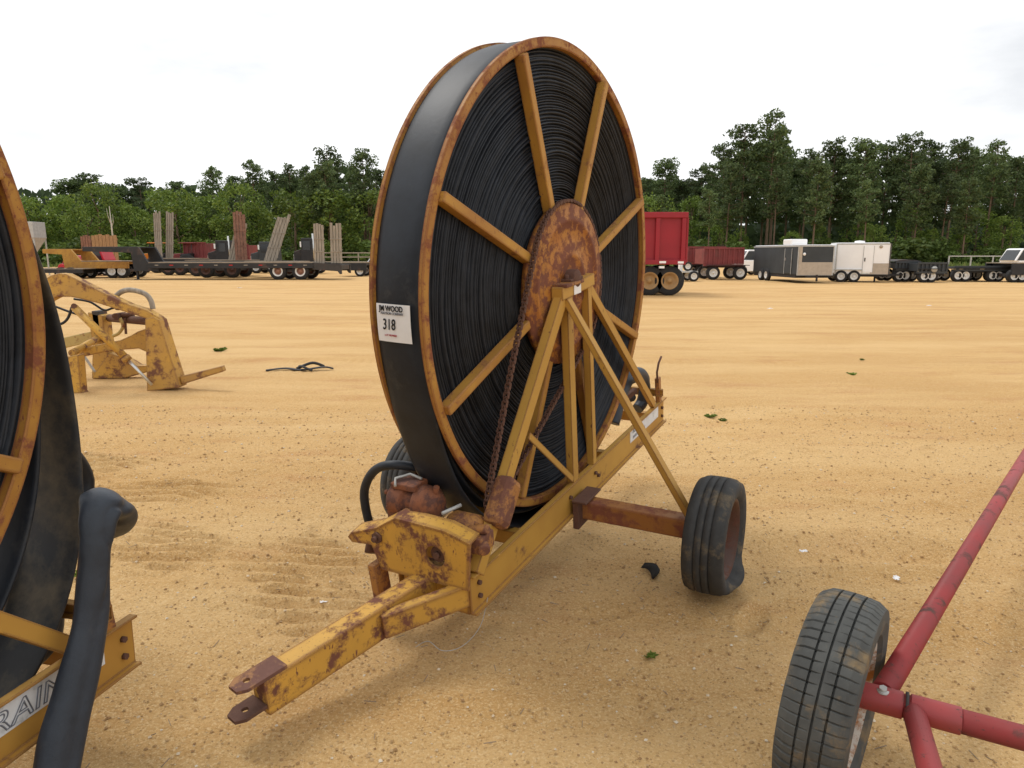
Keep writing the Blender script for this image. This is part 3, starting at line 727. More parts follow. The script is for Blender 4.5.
# auction tag stuck to the outer hose wrap
tagr = 1.070+.022/2+.0145
tm = MB(); na = 14; v0, v1 = -.088, .072; a0, a1 = R_(-3.6), R_(3.9); vs = []
for i in range(na+1):
    a = a0+(a1-a0)*i/na
    for (v, dr) in ((v0, -.002), (-.05, .0), (0, .0), (v1, -.003)):
        for th in (0, .0012): vs.append(((tagr+dr+th)*math.cos(a), v, (tagr+dr+th)*math.sin(a)))
for i in range(na):
    for k in range(3):
        b = i*8+k*2
        tm.add([], []); tm.f.append((b+1, b+3, b+11, b+9)); tm.sm.append(True); tm.f.append((b, b+8, b+10, b+2)); tm.sm.append(True)
tm.v = [tuple(v) for v in vs]
tag1 = tm.build('auction_tag', M['paper'], reel1, auto=False)
tr_ = tagr+.0032
def tagtxt(s, z, v, size, mat, **k):
    text('lettering', s, mat, tag1, basis((tr_+.0004, v, z), (0, 1, 0), (0, 0, 1)), size, **k)
tagtxt('JM WOOD', .049, -0.070, .0285, M['ink'], bold=.0008, sx=.84)
tagtxt('AUCTION COMPANY', .036, -0.064, .0125, M['grey_ink'], bold=.0003, sx=.9)
tagtxt('318', -.021, -0.060, .058, M['ink'], shear=.12, sx=.72, bold=.0006)
tagtxt('LOT NUMBER', -.046, -0.052, .0100, M['red_ink'], sx=.95)

# ------------------------------------------------------------------ second reel trailer at the left, very near
HEAD2 = math.atan2(-math.cos(.213), -math.sin(.213))
sag2m = [(0, 1.058), (150, 1.058), (168, 1.09), (181, 1.15), (190, 1.19), (199, 1.25), (206, 1.32), (213, 1.38), (222, 1.44), (232, 1.455), (245, 1.40), (260, 1.34), (278, 1.33), (305, 1.22), (335, 1.07), (360, 1.058)]
t2, reel2 = reel_trailer((-1.785, .613, 0), HEAD2, -.021, -.35, 1.495, 'hose reel trailer cut off by the left edge, thick hose draped over its beam', seed=5, sag=sag2m, main=False)
def spline(P, n=8):
    hp = []
    for i in range(len(P)-1):
        a, b = Vector(P[i]), Vector(P[i+1]); pa = Vector(P[max(i-1, 0)]); pb = Vector(P[min(i+2, len(P)-1)])
        for k in range(n):
            s_ = k/n; hp.append(.5*((2*a)+(b-pa)*s_+(2*pa-5*a+4*b-pb)*s_*s_+(3*a-pa-3*b+pb)*s_**3))
    hp.append(Vector(P[-1])); return hp
P = [(-1.05, -.19, .46), (-1.25, -.18, .56), (-1.45, -.16, .64), (-1.58, -.08, .69), (-1.615, .04, .745), (-1.58, .15, .805), (-1.505, .22, .87), (-1.43, .262, .885), (-1.388, .28, .81), (-1.365, .285, .71), (-1.31, .285, .52), (-1.20, .29, .31), (-1.12, .31, .15), (-1.03, .36, .04), (-.85, .42, .035)]
RR_ = [.06, .06, .066, .074, .080, .080, .070, .052, .040, .038, .044, .053, .054, .05, .05]
hp = spline(P, 10); nh = len(hp)
MB().tube(hp, [1.12*float(np.interp(i/10, range(len(RR_)), RR_)) for i in range(nh)], 32, flat=.55, up=(0, 1, 0), crease=.30).build('draped_hose', M['drape'], t2)
MB().tube(spline([(-1.30, -.12, .40), (-1.42, -.10, .47), (-1.50, -.05, .55), (-1.45, 0, .44), (-1.35, .02, .41)], 6), .042, 16).build('hose_end', M['hose'], t2)
MB().tube(spline([(-1.3, -.50, .45), (-1.80, -.48, .50), (-2.07, -.45, .66), (-2.04, -.45, .84), (-1.84, -.42, .96), (-1.5, -.40, .98)], 6), .062, 16, flat=.6).build('hose_loop', M['hose'], t2)
MB().tube([(-1.36, .195, .50), (-1.44, .17, .72), (-1.47, .16, .80)], .011, 8).build('hook_rod', M['iron'], t2)
# rear hose loop of the main machine
MB().tube(spline([(-.88, .09, .48), (-.97, .10, .62), (-1.10, .10, .70), (-1.32, .10, .68), (-1.47, .09, .58), (-1.49, .07, .45), (-1.44, .05, .40)], 8), .050, 18, flat=.8, up=(0, 1, 0), crease=.12).build('hose_loop', M['drape'], t1)
MB().tube(spline([(-.70, -.03, .50), (-.95, -.02, .50), (-1.2, .0, .52), (-1.38, .02, .50)], 6), .042, 16, flat=.8).build('hose_end', M['hose'], t1)
MB().bar((-.62, .02, .53), (-1.25, .10, .59), .035, .035).build('guide_bar', M['iron'], t1, .004)

# ------------------------------------------------------------------ red pipe implement at the right
ri_h = math.atan2(-.876, -.483)
ri = empty('pipe_implement', (.880, 1.915, 0), 'red pipe frame on a muddy rubber wheel cut off by the right edge', 'implement', (0, 0, ri_h))
Mi = Matrix.Rotation(-ri_h, 3, 'Z')
def ril(x, y, z): return tuple(Mi @ (Vector((x, y, z))-Vector((.880, 1.915, 0))))
w_ = wheel(ri, (.0, .088, .305), .310, .185, .195, M['rubber_mud'], M['rim_white'], 1, n=520, grooves=4, lugs=True)
w_.rotation_euler = (R_(-3), 0, R_(-8))
zp = .335
mb = MB(); mb.cyl((0, .07, zp), (0, .16, zp), .024, 16); mb.build('stub_axle', M['dark_metal'], ri)
mb = MB(); mb.cyl((0, .128, zp), (0, .265, zp), .038, 28); mb.build('hub_sleeve', M['red_pipe'], ri, .003)
mb = MB(); mb.cyl((0, .262, zp), (0, 2.9, zp), .033, 28); mb.build('axle_pipe', M['red_pipe'], ri)
mb = MB(); mb.cyl((0, .283, zp), (0, .405, zp), .0375, 28); mb.build('pipe_collar', M['red_pipe'], ri, .002)
mb = MB(); mb.cyl((0, .270, zp), (0, .278, zp), .040, 28); mb.build('clamp_ring', M['dark_metal'], ri)
mb = MB(); mb.cyl((.01, .212, zp+.032), (.013, .212, zp+.047), .011, 6); mb.lathe((.01, .212, zp+.0), [(.031, .016), (.037, .016), (.037, .001)], 16, axis='z'); mb.build('bolt', M['galv'], ri)
a = Vector(ril(1.085, 1.845, zp)); b = Vector(ril(3.199, 4.206, zp)); dd_ = (b-a).normalized()
mb = MB(); mb.cyl(a, a+dd_*5.2, .033, 26); mb.build('long_pipe', M['red_pipe'], ri)
mb = MB(); mb.cyl(a+dd_*5.2+Vector((.0, -.04, 0)), Vector((a+dd_*5.2).to_tuple())+Vector((.6, 1.6, 0)), .034, 20); mb.build('end_pipe', M['red_pipe'], ri)
a = Vector(ril(1.13, 1.765, zp)); b = Vector(ril(1.045, 1.545, zp)); dd_ = (b-a).normalized()
mb = MB(); mb.cyl(a, a+dd_*1.0, .030, 24); mb.build('stay_pipe', M['red_pipe'], ri)

ww = MB().tube([(.90, 2.25, .16), (.86, 2.20, .06)], .0012, 4) if False else MB()
wp = [(-.395, 2.62, .012), (-.34, 2.60, .05), (-.28, 2.58, .02), (-.20, 2.60, .03), (-.13, 2.63, .10), (-.10, 2.68, .20)]
ww.tube(spline(wp, 6), .0016, 5); wo_ = ww.build('thin_wire', M['galv'], None); tag(wo_, 'thin pale wire lying on the dirt under the drawbar brace', 'wire')
# ------------------------------------------------------------------ small litter
def curved_scrap():
    mb = MB(); vs = []; n = 12
    for i in range(n+1):
        t = i/n; ang = 1.3*(t-.5); x = .015-.12*(1-math.cos(ang))*1.2; y = .095*math.sin(ang)*1.1
        wdt = .028*math.sin(PI*(.15+.7*t))
        for (o, z) in ((-wdt, .004), (wdt*.6, .03), (wdt, .012), (-wdt*.2, .0)): vs.append((x+o, y, z+.012*math.sin(PI*t)))
    mb.add(vs, [(i*4+k, i*4+(k+1) % 4, i*4+4+(k+1) % 4, i*4+4+k) for i in range(n) for k in range(4)]+[(0,1,2,3), (n*4+3, n*4+2, n*4+1, n*4)], True)
    o = mb.build('rubber_scrap', M['rubber_dark'], None); o.location = (.705, 3.31, .004); o.rotation_euler = (0, 0, .25)
    tag(o, 'small curved black rubber scrap on the dirt beside the flat tyre', 'scrap')
curved_scrap()
def paper(x, y, s, rot, label, mat='paper'):
    mb = MB(); n = 6; vs = []
    for i in range(n+1):
        for j in range(n+1):
            u, v = i/n-.5, j/n-.5; vs.append((u*s*1.5*(1+.2*math.sin(j*2)), v*s*(.8+.3*math.sin(i*1.7)), .008+.35*s*abs(mnoise.noise(Vector((u*3, v*3, x))))))
    f = [(i*(n+1)+j, (i+1)*(n+1)+j, (i+1)*(n+1)+j+1, i*(n+1)+j+1) for i in range(n) for j in range(n)]
    mb.add(vs, f); o = mb.build('paper_scrap', M[mat], None, auto=False); o.location = (x, y, 0); o.rotation_euler = (0, 0, rot)
    so = o.modifiers.new('thickness', 'SOLIDIFY'); so.thickness = .0015
    tag(o, label, 'litter')
paper(1.585, 3.57, .028, .3, 'crumpled white scrap at the left end of the shallow scraped trench')
paper(1.918, 3.25, .030, 1.0, 'crumpled white scrap at the right end of the shallow scraped trench')
x, y, _ = xx(324, gy(603)), gy(603), 0
paper(x, y, .022, .3, 'tiny white scrap on the dirt left of the drawbar')
paper(xx(240, gy(288)), gy(288), .12, .3, 'white scrap on the dirt in front of the low trailer wheels')
paper(xx(770, gy(309)), gy(309), .10, .3, 'white scrap on open dirt in front of the dark enclosed trailer')
paper(xx(929, gy(306)), gy(306), .10, .3, 'white scrap on open dirt in front of the black dump trailer')
# strip of torn black belting and sticks
mb = MB(); bx0, by0 = xx(266, gy(371)), gy(371)
mb.tube(spline([(0, 0, .01), (.25, .05, .03), (.5, -.02, .02), (.78, .04, .05), (.9, .1, .02)], 6), .035, 8, flat=.35)
mb.tube(spline([(.42, .02, .03), (.6, .15, .09), (.72, .3, .02)], 6), .02, 8)
mb.tube(spline([(.66, -.08, .02), (.5, -.02, .07), (.38, .25, .02)], 6), .016, 8)
o = mb.build('torn_belting', M['black_steel'], None); o.location = (bx0, by0, 0); tag(o, 'torn strip of black belting lying on the dirt beyond the loader', 'scrap')
tw = MB(); rq = random.Random(4)
for k in range(260):
    d = rq.uniform(1.4, 6.5); x = rq.uniform(-.8, .8)*d; a = rq.uniform(0, 6.28); l = rq.uniform(.015, .05)
    tw.bar((x, d, .004), (x+l*math.cos(a), d+l*math.sin(a), .006+rq.uniform(0, .01)), .0022, .0022)
tag(tw.build('straw_bits', M['deck_wood'], None, auto=False), 'scattered straw and twig bits on the dirt', 'straw', kind='stuff')
def weed(px, py, s, label):
    mb = MB()
    for k in range(26):
        a = random.uniform(0, 6.3); l = s*random.uniform(.4, 1); c, sn = math.cos(a), math.sin(a); wv = s*.10; ox, oy = random.uniform(-s, s)*.5, random.uniform(-s, s)*.3
        mb.add([(ox-sn*wv, oy+c*wv, 0), (ox+sn*wv, oy-c*wv, 0), (ox+c*l*.6+sn*wv, oy+sn*l*.6-c*wv, l*.5), (ox+c*l, oy+sn*l, l*.35), (ox+c*l*.6-sn*wv, oy+sn*l*.6+c*wv, l*.5)], [(0,1,2,3,4)])
    o = mb.build('weed', M['broad'], None, auto=False); Y = gy(py); o.location = (xx(px, Y), Y, 0)
    tag(o, label, 'weed')
weed(650, 657, .030, 'tiny green weed in the dirt in front of the long frame beam')
weed(80, 575, .05, 'tiny green weed in the dirt left of the draped hose')
weed(710, 417, .06, 'small green weed on the dirt right of the reel, left one of the pair')
weed(722, 421, .05, 'small green weed on the dirt right of the reel, right one of the pair')
weed(862, 360, .05, 'small green weed on the open dirt at the far right')
weed(219, 351, .13, 'low green weed patch right of the loader foot')
weed(852, 375, .07, 'faint green weed on open dirt below the white enclosed trailer')

# ------------------------------------------------------------------ front loader lying on the dirt
def loader():
    Y0, Y1 = 8.15, 9.05
    ox = xx(120, Y0)
    t = empty('front_loader_attachment', (ox, Y0, 0), 'worn yellow loader arm frame standing on the dirt behind the left reel', 'loader attachment')
    def pl(name, pts, Y, th, mat=M['loader'], bev=.012):
        poly = []
        for px, py in pts:
            z = max(.0, zz(py, Y)); poly.append((xx(px, Y, z)-ox, z))
        return MB().prism(poly, Y-Y0-th/2, Y-Y0+th/2).build(name, mat, t, bev)
    def p3(px, py, Y): z = max(.02, zz(py, Y)); return (xx(px, Y, z)-ox, Y-Y0, z)
    arm = [(42.6,286),(48,279),(55,275),(63,273),(70,274),(76,277),(106,292),(131.7,304),(149,309.4),(161.8,317),(164,324),(150,320),(149,318),(125,310.5),(101.6,303),(84,298.5),(73.7,296.5),(60.8,296.5),(52.2,301),(48,308),(44,300)]
    pl('lift_arm', arm, Y0, .14)
    pl('arm_leg', [(149,318),(157,316),(163,319),(172,348),(181,376),(183.6,386),(168,388),(151,390),(150,350)], Y0, .20)
    pl('foot_bar', [(181,376),(223,365.5),(225,371),(183.5,384)], Y0, .10)
    mb = MB(); mb.cyl(p3(74, 307, Y0-.16), p3(127, 359, Y0-.16), .042, 16); mb.cyl(p3(125, 357, Y0-.16), p3(128, 360.5, Y0-.16), .052, 16); cy = mb.build('lift_cylinder', M['loader'], t)
    MB().cyl(p3(126, 358, Y0-.16), p3(152, 385, Y0-.16), .017, 12).build('cylinder_rod', M['chrome'], cy)
    MB().cyl(p3(74, 306, Y0-.20), p3(74, 306, Y0+.12), .03, 12).build('pin', M['iron'], t)
    # rear side
    pl('lift_arm', [(55,339.5),(93,331),(100,340.6),(72,346.5),(57.6,350)], Y1, .14, M['lime'])
    pl('cross_arm', [(71.6,350),(123,339.5),(133,335),(140,331),(150,327.5),(150,352),(141,348),(127,349),(105,352),(82,357),(73,355.5)], Y0+.30, .12)
    pl('arm_leg', [(92,311.6),(107,315),(109,335),(112.4,351),(113,377),(96,380),(97,345)], Y1, .20)
    pl('foot_plate', [(112,352),(127,357),(140,365),(152,364.5),(151,371),(127,379),(112,380),(96,380.5),(95,376)], Y1-.05, .16)
    pl('support_leg', [(70.5,356),(81.5,354),(84.5,391),(86,392.5),(73.7,394.5)], Y0-.14, .13)
    mb = MB(); mb.bar(p3(97, 322, Y1), p3(104, 322, Y1), .3, .2); mb.build('pivot_block', M['dark_metal'], t, .01)
    MB().cyl(p3(158, 322, Y0-.02), p3(110, 318, Y1), .05, 14).build('torque_tube', M['iron'], t)
    MB().cyl(p3(72, 353, Y0-.1), p3(100, 337, Y1), .04, 14).build('torque_tube', M['loader'], t)
    mb = MB(); mb.box(tuple(Vector(p3(114, 320, Y0+.35))), tuple(Vector(p3(126, 312, Y0+.55)))); mb.cyl(p3(113, 316, Y0+.45), p3(134, 314.5, Y0+.45), .028, 10); mb.cyl(p3(118, 310, Y0+.45), p3(118, 305, Y0+.45), .03, 10)
    vb = mb.build('valve_block', M['iron'], t, .006)
    MB().bar(p3(125, 318, Y0+.42), p3(126, 334, Y0+.42), .022, .022).build('valve_lever', M['iron'], vb)
    sp = lambda pts, Y, r, m, nm: MB().tube(spline([p3(a, b, Y) for a, b in pts], 6), r, 10).build(nm, m, t)
    sp([(116,296),(121,292),(128,290),(137,291),(146,294.5),(151,301),(153,309)], Y0+.1, .030, M['ramp_grey'], 'hose_pipe')
    sp([(51,305),(51,316),(56,323),(62,323.5),(68,318),(72,307)], Y0+.2, .016, M['hose'], 'hydraulic_hose')
    sp([(54,306),(70,312),(88,318),(100,330)], Y0+.3, .014, M['hose'], 'hydraulic_hose')
    sp([(74,299),(90,302),(104,310),(113,308),(128,305)], Y0+.25, .013, M['hose'], 'hydraulic_hose')
    sp([(120,318),(123,326),(119,333),(113,336)], Y0+.4, .020, M['lime'], 'hydraulic_hose')
    sp([(84,356),(95,372)], Y0+.5, .016, M['galv'], 'tie_rod')
loader()

# ------------------------------------------------------------------ far vehicles.  Each is built at its own place; x right, y away
def far_wheel(parent, c, r, w_=.26, rim='wheel_white', fancy=True):
    g = bpy.data.objects.new('wheel', None); COL.objects.link(g); g.parent = parent; g.location = c
    mb = MB(); mb.lathe((0,0,0), [(-w_/2, r*.58), (-w_/2, r*.93), (-w_*.35, r), (w_*.35, r), (w_/2, r*.93), (w_/2, r*.58)], 28); mb.build('tyre', M['rubber_dark'], g)
    mb = MB(); mb.lathe((0,0,0), [(-w_/2-.004, r*.60), (-w_/2-.006, r*.50), (-w_*.18, r*.42), (-w_*.22, r*.16), (-w_*.42, r*.14), (-w_*.42, .001)] if rim != 'ring' else [(-w_/2-.004, r*.60), (-w_/2-.006, r*.46), (-w_*.30, r*.43)], 24); mb.lathe((0,0,0), [(w_/2, r*.6), (w_*.2, r*.4), (w_*.2, .001)], 20); mb.build('rim', M['wheel_white' if rim == 'ring' else rim], g)
    if rim == 'ring': MB().lathe((0,0,0), [(-w_*.30, r*.43), (-w_*.2, r*.25), (-w_*.5, r*.2), (-w_*.5, .001)], 20).build('hub', M['ramp_rust'], g)
    return g
def ramp_obj(parent, p, q, width, mat, axis=(1,0,0), slats=11, th=.10):
    """loading ramp: two rails and slats from p (foot) to q (tip), broad side along axis"""
    p, q = Vector(p), Vector(q); ax = Vector(axis)
    g = MB(); nb = 4 if width > .5 else 3
    for k in range(nb):
        o = (k-(nb-1)/2)*width/nb; e = random.uniform(-.12, .12); g.bar(p+ax*o, q+ax*o+(q-p).normalized()*e, width/nb*.80, .09, ax)
    for i in range(4):
        c = p+(q-p)*(.08+.27*i)+Vector((0, .08, 0)); g.bar(c-ax*width*.5, c+ax*width*.5, .10, .06, (q-p).normalized())
    for k in (.30, .62): g.bar(p+(q-p)*k-ax*width*.5-Vector((0, .06, 0)), p+(q-p)*k+ax*width*.5-Vector((0, .06, 0)), .05, .03, (q-p).normalized())
    return g.build('ramp', M[mat], parent)
def lowboy(name, label, px0, px1, Y, ztop, th, wheels, neck=None, tail=0, mat='black_steel', wr=.52, ramps=(), deck='deck_wood', W=2.5, rim='wheel_white', marks=True, cat='trailer'):
    x0, x1 = xx(px0, Y), xx(px1, Y); cx = (x0+x1)/2
    t = empty('equipment_trailer' if name is None else name, (cx, Y, 0), label, cat, group='trailers parked at the far edge of the lot')
    a, b = x0-cx, x1-cx
    MB().box((a, -.0, ztop-.02), (b, W, ztop+.03)).build('deck', M[deck], t)
    mb = MB()
    for y in (.0, W): mb.bar((a, y, ztop-th/2-.03), (b, y, ztop-th/2-.03), th, .12)
    k = a+.3
    while k < b: mb.box((k, .06, ztop-.18), (k+.09, W-.06, ztop-.03)); k += .8
    mb.build('frame', M[mat], t, .01)
    if marks:
        mr = MB(); mw = MB(); k = a+.4; i = 0
        while k < b-.4: (mr if i % 2 else mw).box((k, -.072, ztop-.17), (k+.22, -.062, ztop-.12)); k += .9; i += 1
        mr.build('reflector', M['lamp_red'], t); mw.build('reflector', M['ramp_grey'], t)
    for px in wheels:
        x = xx(px, Y)-cx
        for y in (.16, W-.16): far_wheel(t, (x, y, wr), wr, .28, rim)
    if wheels:
        xs_ = [xx(p, Y)-cx for p in wheels]; MB().box((min(xs_)-.2, .2, wr-.05), (max(xs_)+.2, W-.2, wr+.12)).build('axle_beam', M['dark_metal'], t)
    if neck:
        nx0, nz = xx(neck[0], Y)-cx, neck[1]; d = neck[2]
        mb = MB()
        for y in (.25, W-.25): mb.prism([(nx0, nz), (nx0, nz-.26), (a-d, nz-.34), (a-d+.1, ztop-th-.2), (a+.5, ztop-th-.2), (a+.5, ztop), (a-.15, ztop+.05), (a-d*.55, nz)], y-.09, y+.09)
        mb.box((nx0, .3, nz-.06), (a-d*.6, W-.3, nz+.02)); mb.box((a-d+.15, .3, ztop-th), (a+.4, W-.3, ztop-.1))
        mb.build('gooseneck', M[mat], t, .01)
        mb = MB(); mb.box((a-d*.9, .35, 0.03), (a-d*.9+.12, .47, nz-.3)); mb.box((a-d*.9-.1, .25, 0.0), (a-d*.9+.22, .57, .04)); mb.build('landing_leg', M[mat], t)
    for (fx, fz, tx, tz, y, wd, m_) in ramps:
        ramp_obj(t, (xx(fx, Y)-cx, y, fz), (xx(tx, Y)-cx, y, tz), wd, m_)
    return t, cx
Y = 43
zt = 1.02
t_, cx = lowboy(None, 'long black lowboy trailer with white rimmed wheels and two upright ramps at its tail', 150, 314, Y, 1.03, .30, [278, 300.5], neck=(84, 1.97, 1.1), ramps=[(319, 1.0, 319.5, 3.33, .35, .62, 'ramp_grey'), (336, 1.0, 336.5, 3.33, .35, .70, 'ramp_grey')], rim='ring')
tx0, tx1 = xx(313, Y)-cx, xx(342, Y)-cx
mb = MB(); mb.prism([(tx0, 1.05), (tx1, .92), (tx1, .35), (tx1-.12, .35), (tx1-.25, .52), (tx0, .62)], 0, .12); mb.prism([(tx0, 1.05), (tx1, .92), (tx1, .35), (tx1-.12, .35), (tx1-.25, .52), (tx0, .62)], 2.4, 2.52)
for k in range(7): mb.box((tx0+.1+k*.25, .12, .60), (tx0+.2+k*.25, 2.4, .9))
mb.build('dovetail', M['dark_metal'], t_, .01)
lowboy(None, 'equipment trailer behind the black lowboy with two slanted slatted ramps', 245, 300, 46.5, 1.05, .25, [206, 232], ramps=[(268, 1.1, 285, 4.0, .6, .85, 'ramp_grey'), (261, 1.1, 277, 3.75, 1.9, .8, 'ramp_grey')], marks=False, rim='rim_brown')
lowboy(None, 'equipment trailer behind the black lowboy with a tall brown upright ramp', 186, 248, 49.5, 1.1, .25, [196, 212], ramps=[(241, 1.1, 241.5, 4.35, .3, .85, 'ramp_rust'), (227, 1.1, 238, 3.7, 1.4, .8, 'ramp_grey')], marks=False, rim='rim_brown')
lowboy(None, 'equipment trailer behind the black gooseneck with narrow grey upright ramps', 150, 196, 52, 1.2, .25, [168, 180], ramps=[(158.5, 1.2, 160.5, 4.5, .3, .52, 'ramp_grey'), (165, 1.2, 169.5, 4.55, .9, .55, 'ramp_grey')], marks=False, rim='rim_brown')
lowboy('gooseneck_trailer', 'yellow gooseneck trailer with a wooden deck in front of the red car', 83, 130, 46, 1.08, .42, [112, 122], neck=(44, 1.85, 1.3), mat='spoke', deck='deck_wood', wr=.45, marks=False)
lowboy('flatbed_trailer', 'low dark flatbed trailer at the far left behind the loader', 20, 84, 44.5, .62, .22, [60, 70], mat='black_steel', wr=.36, marks=False)

def car(label, px0, px1, Y, h, body, name='parked_car', cat='car', pick=False, glassr=(.30, .72), yaw=0, group=None):
    x0, x1 = xx(px0, Y), xx(px1, Y); Lc = x1-x0; cx = (x0+x1)/2; W = 1.8
    t = empty(name, (cx, Y, 0), label, cat, (0, 0, yaw), group)
    a, b = -Lc/2, Lc/2; g0, g1 = a+Lc*glassr[0], a+Lc*glassr[1]
    z1 = h*.58
    mb = MB(); mb.prism([(a, .38), (a+.05, z1*.86), (a+.15, z1), (g0-.25, z1+.04), (b-.12, z1), (b, z1*.8), (b, .38), (b-.3, .28), (a+.3, .28)], 0, W); mb.build('body', M[body], t, .05)
    mb = MB()
    for y0, y1 in ((.05, W-.05),): mb.prism([(g0-.30, z1+.02), (g0+.12, h-.04), (g0+.3, h), (g1-.25, h), (g1-.1, h-.05), (g1+.15, z1+.02)], y0+.08, y1-.08)
    mb.build('cabin', M[body], t, .04)
    gw = MB()
    for y in (.12, W-.12): gw.prism([(g0-.18, z1+.05), (g0+.16, h-.1), (g1-.18, h-.1), (g1+.0, z1+.05)], y-.03, y+.02)
    gw.build('window', M['glass'], t)
    gw = MB(); gw.add([(g0-.31, .22, z1+.05), (g0-.31, W-.22, z1+.05), (g0+.06, W-.28, h-.1), (g0+.06, .28, h-.1)], [(0,1,2,3)]); gw.build('windscreen', M['glass'], t).modifiers.new('s', 'SOLIDIFY').thickness = .02
    for x in (a+Lc*.18, b-Lc*.2):
        for y in (.10, W-.10): far_wheel(t, (x, y, .34), .34, .2, 'galv')
    for y in (.2, W-.45): MB().box((a-.01, y, z1*.66), (a+.04, y+.25, z1*.82)).build('headlight', M['galv'], t, .01)
    return t
car('red car parked at the far left behind the yellow gooseneck trailer', 58, 84, 49, 1.45, 'red_car')
car('red pickup truck parked behind the black gooseneck', 80, 112, 51, 1.85, 'red_car', 'pickup_truck', 'pickup')
car('white pickup truck facing out between the red box trailer and the dark enclosed trailer', 738, 764, 52, 1.85, 'white_paint', 'pickup_truck', 'pickup')
car('white car half hidden by the left rim of the big reel', 364, 386, 52, 1.5, 'white_paint')

# grey grain hopper, plank stacks
def hopper():
    Y = 52; x0, x1 = xx(26, Y), xx(45, Y); cx = (x0+x1)/2
    t = empty('feed_hopper', (cx, Y, 0), 'pale grey hopper box on legs at the far left', 'hopper'); a = (x1-x0)/2
    z1, z0 = zz(222, Y), zz(238, Y)
    MB().box((-a, -a, z0), (a, a, z1)).build('bin', M['galv'], t, .02)
    mb = MB(); c = [(-a, -a), (a, -a), (a, a), (-a, a)]
    mb.add([(x, y, z0) for x, y in c]+[(x*.3, y*.3, z0-1.0) for x, y in c], [(0,1,5,4), (1,2,6,5), (2,3,7,6), (3,0,4,7), (4,5,6,7), (0,1,2,3)]); mb.build('cone', M['galv'], t)
    for x, y in c: MB().box((x*.9-.04, y*.9-.04, 0), (x*.9+.04, y*.9+.04, z0+.3)).build('leg', M['galv'], t)
hopper()
def plank_stack(px0, px1, Y, ztop, label, mat='brown_wood', z0=0):
    x0, x1 = xx(px0, Y), xx(px1, Y); cx = (x0+x1)/2; mb = MB(); n = max(4, int((x1-x0)/.28)); wd = (x1-x0)/n
    for i in range(n): mb.box((-(x1-x0)/2+i*wd+.015, 0, z0), (-(x1-x0)/2+(i+1)*wd-.015, .08, ztop+random.uniform(-.12, .08)))
    for z in (z0+.3, ztop-.4): mb.box((-(x1-x0)/2, .082, z), ((x1-x0)/2, .16, z+.15))
    for sx_ in (-1, 1): mb.box((sx_*(x1-x0)*.42-.05, .165, 0), (sx_*(x1-x0)*.42+.05, .27, ztop*.9))
    o = mb.build('plank_panel', M[mat], None); o.location = (cx, Y, 0); tag(o, label, 'wooden panel')
plank_stack(95, 120, 56, zz(235, 56), 'tall tan wooden plank panel behind the black gooseneck')
plank_stack(84, 94, 57, zz(235.5, 57), 'short reddish brown wooden panel left of the tan one', 'ramp_rust')
def side_box_trailer(label, px0, px1, Y, z0, z1, mat, wheels, wr=.4, W=2.2, ribs=9, name='box_trailer', inner=True, tongue=None, group='trailers parked at the far edge of the lot', rim='wheel_white', rail=None):
    x0, x1 = xx(px0, Y), xx(px1, Y); cx = (x0+x1)/2; a, b = x0-cx, x1-cx
    t = empty(name, (cx, Y, 0), label, 'trailer', group=group)
    for nm, p, q in (('side_panel', (a, 0, z0), (b, .07, z1)), ('side_panel', (a, W-.07, z0), (b, W, z1)), ('end_panel', (a, .07, z0), (a+.07, W-.07, z1)), ('tailgate', (b-.07, .07, z0), (b, W-.07, z1-.02)), ('floor', (a+.07, .07, z0), (b-.07, W-.07, z0+.08))):
        MB().box(p, q).build(nm, M[mat], t, .01)
    mb = MB()
    for i in range(ribs+1): x = a+(b-a)*i/ribs; mb.box((x-.04, -.06, z0), (x+.04, -.002, z1))
    mb.box((a-.02, -.08, z1-.03), (b+.02, -.004, z1+.07)); mb.box((a-.02, -.07, z0-.12), (b+.02, .1, z0-.01)); mb.build('ribs', M[mat], t)
    MB().box((a, .2, z0-.22), (b, .3, z0-.02)).build('frame', M['black_steel'], t)
    for px in wheels:
        for y in (.1, W-.1): far_wheel(t, (xx(px, Y)-cx, y, wr), wr, .22, rim)
    fx = [xx(p, Y)-cx for p in wheels]
    if fx: MB().box((min(fx)-wr*1.15, -.16, wr*2.05), (max(fx)+wr*1.15, .08, wr*2.05+.04)).build('fender', M['black_steel'], t)
    if tongue:
        tx = xx(tongue, Y)-cx; s_ = a if tx < a else b; MB().bar((s_, W*.3, z0-.12), (tx, W/2, z0-.15), .1, .08).bar((s_, W*.7, z0-.12), (tx, W/2, z0-.15), .1, .08).build('tongue', M['black_steel'], t)
    for y in (.15,): MB().box((b-.002, y, z0+.06), (b+.02, y+.14, z0+.14)).build('tail_light', M['lamp_red'], t)
    return t, cx
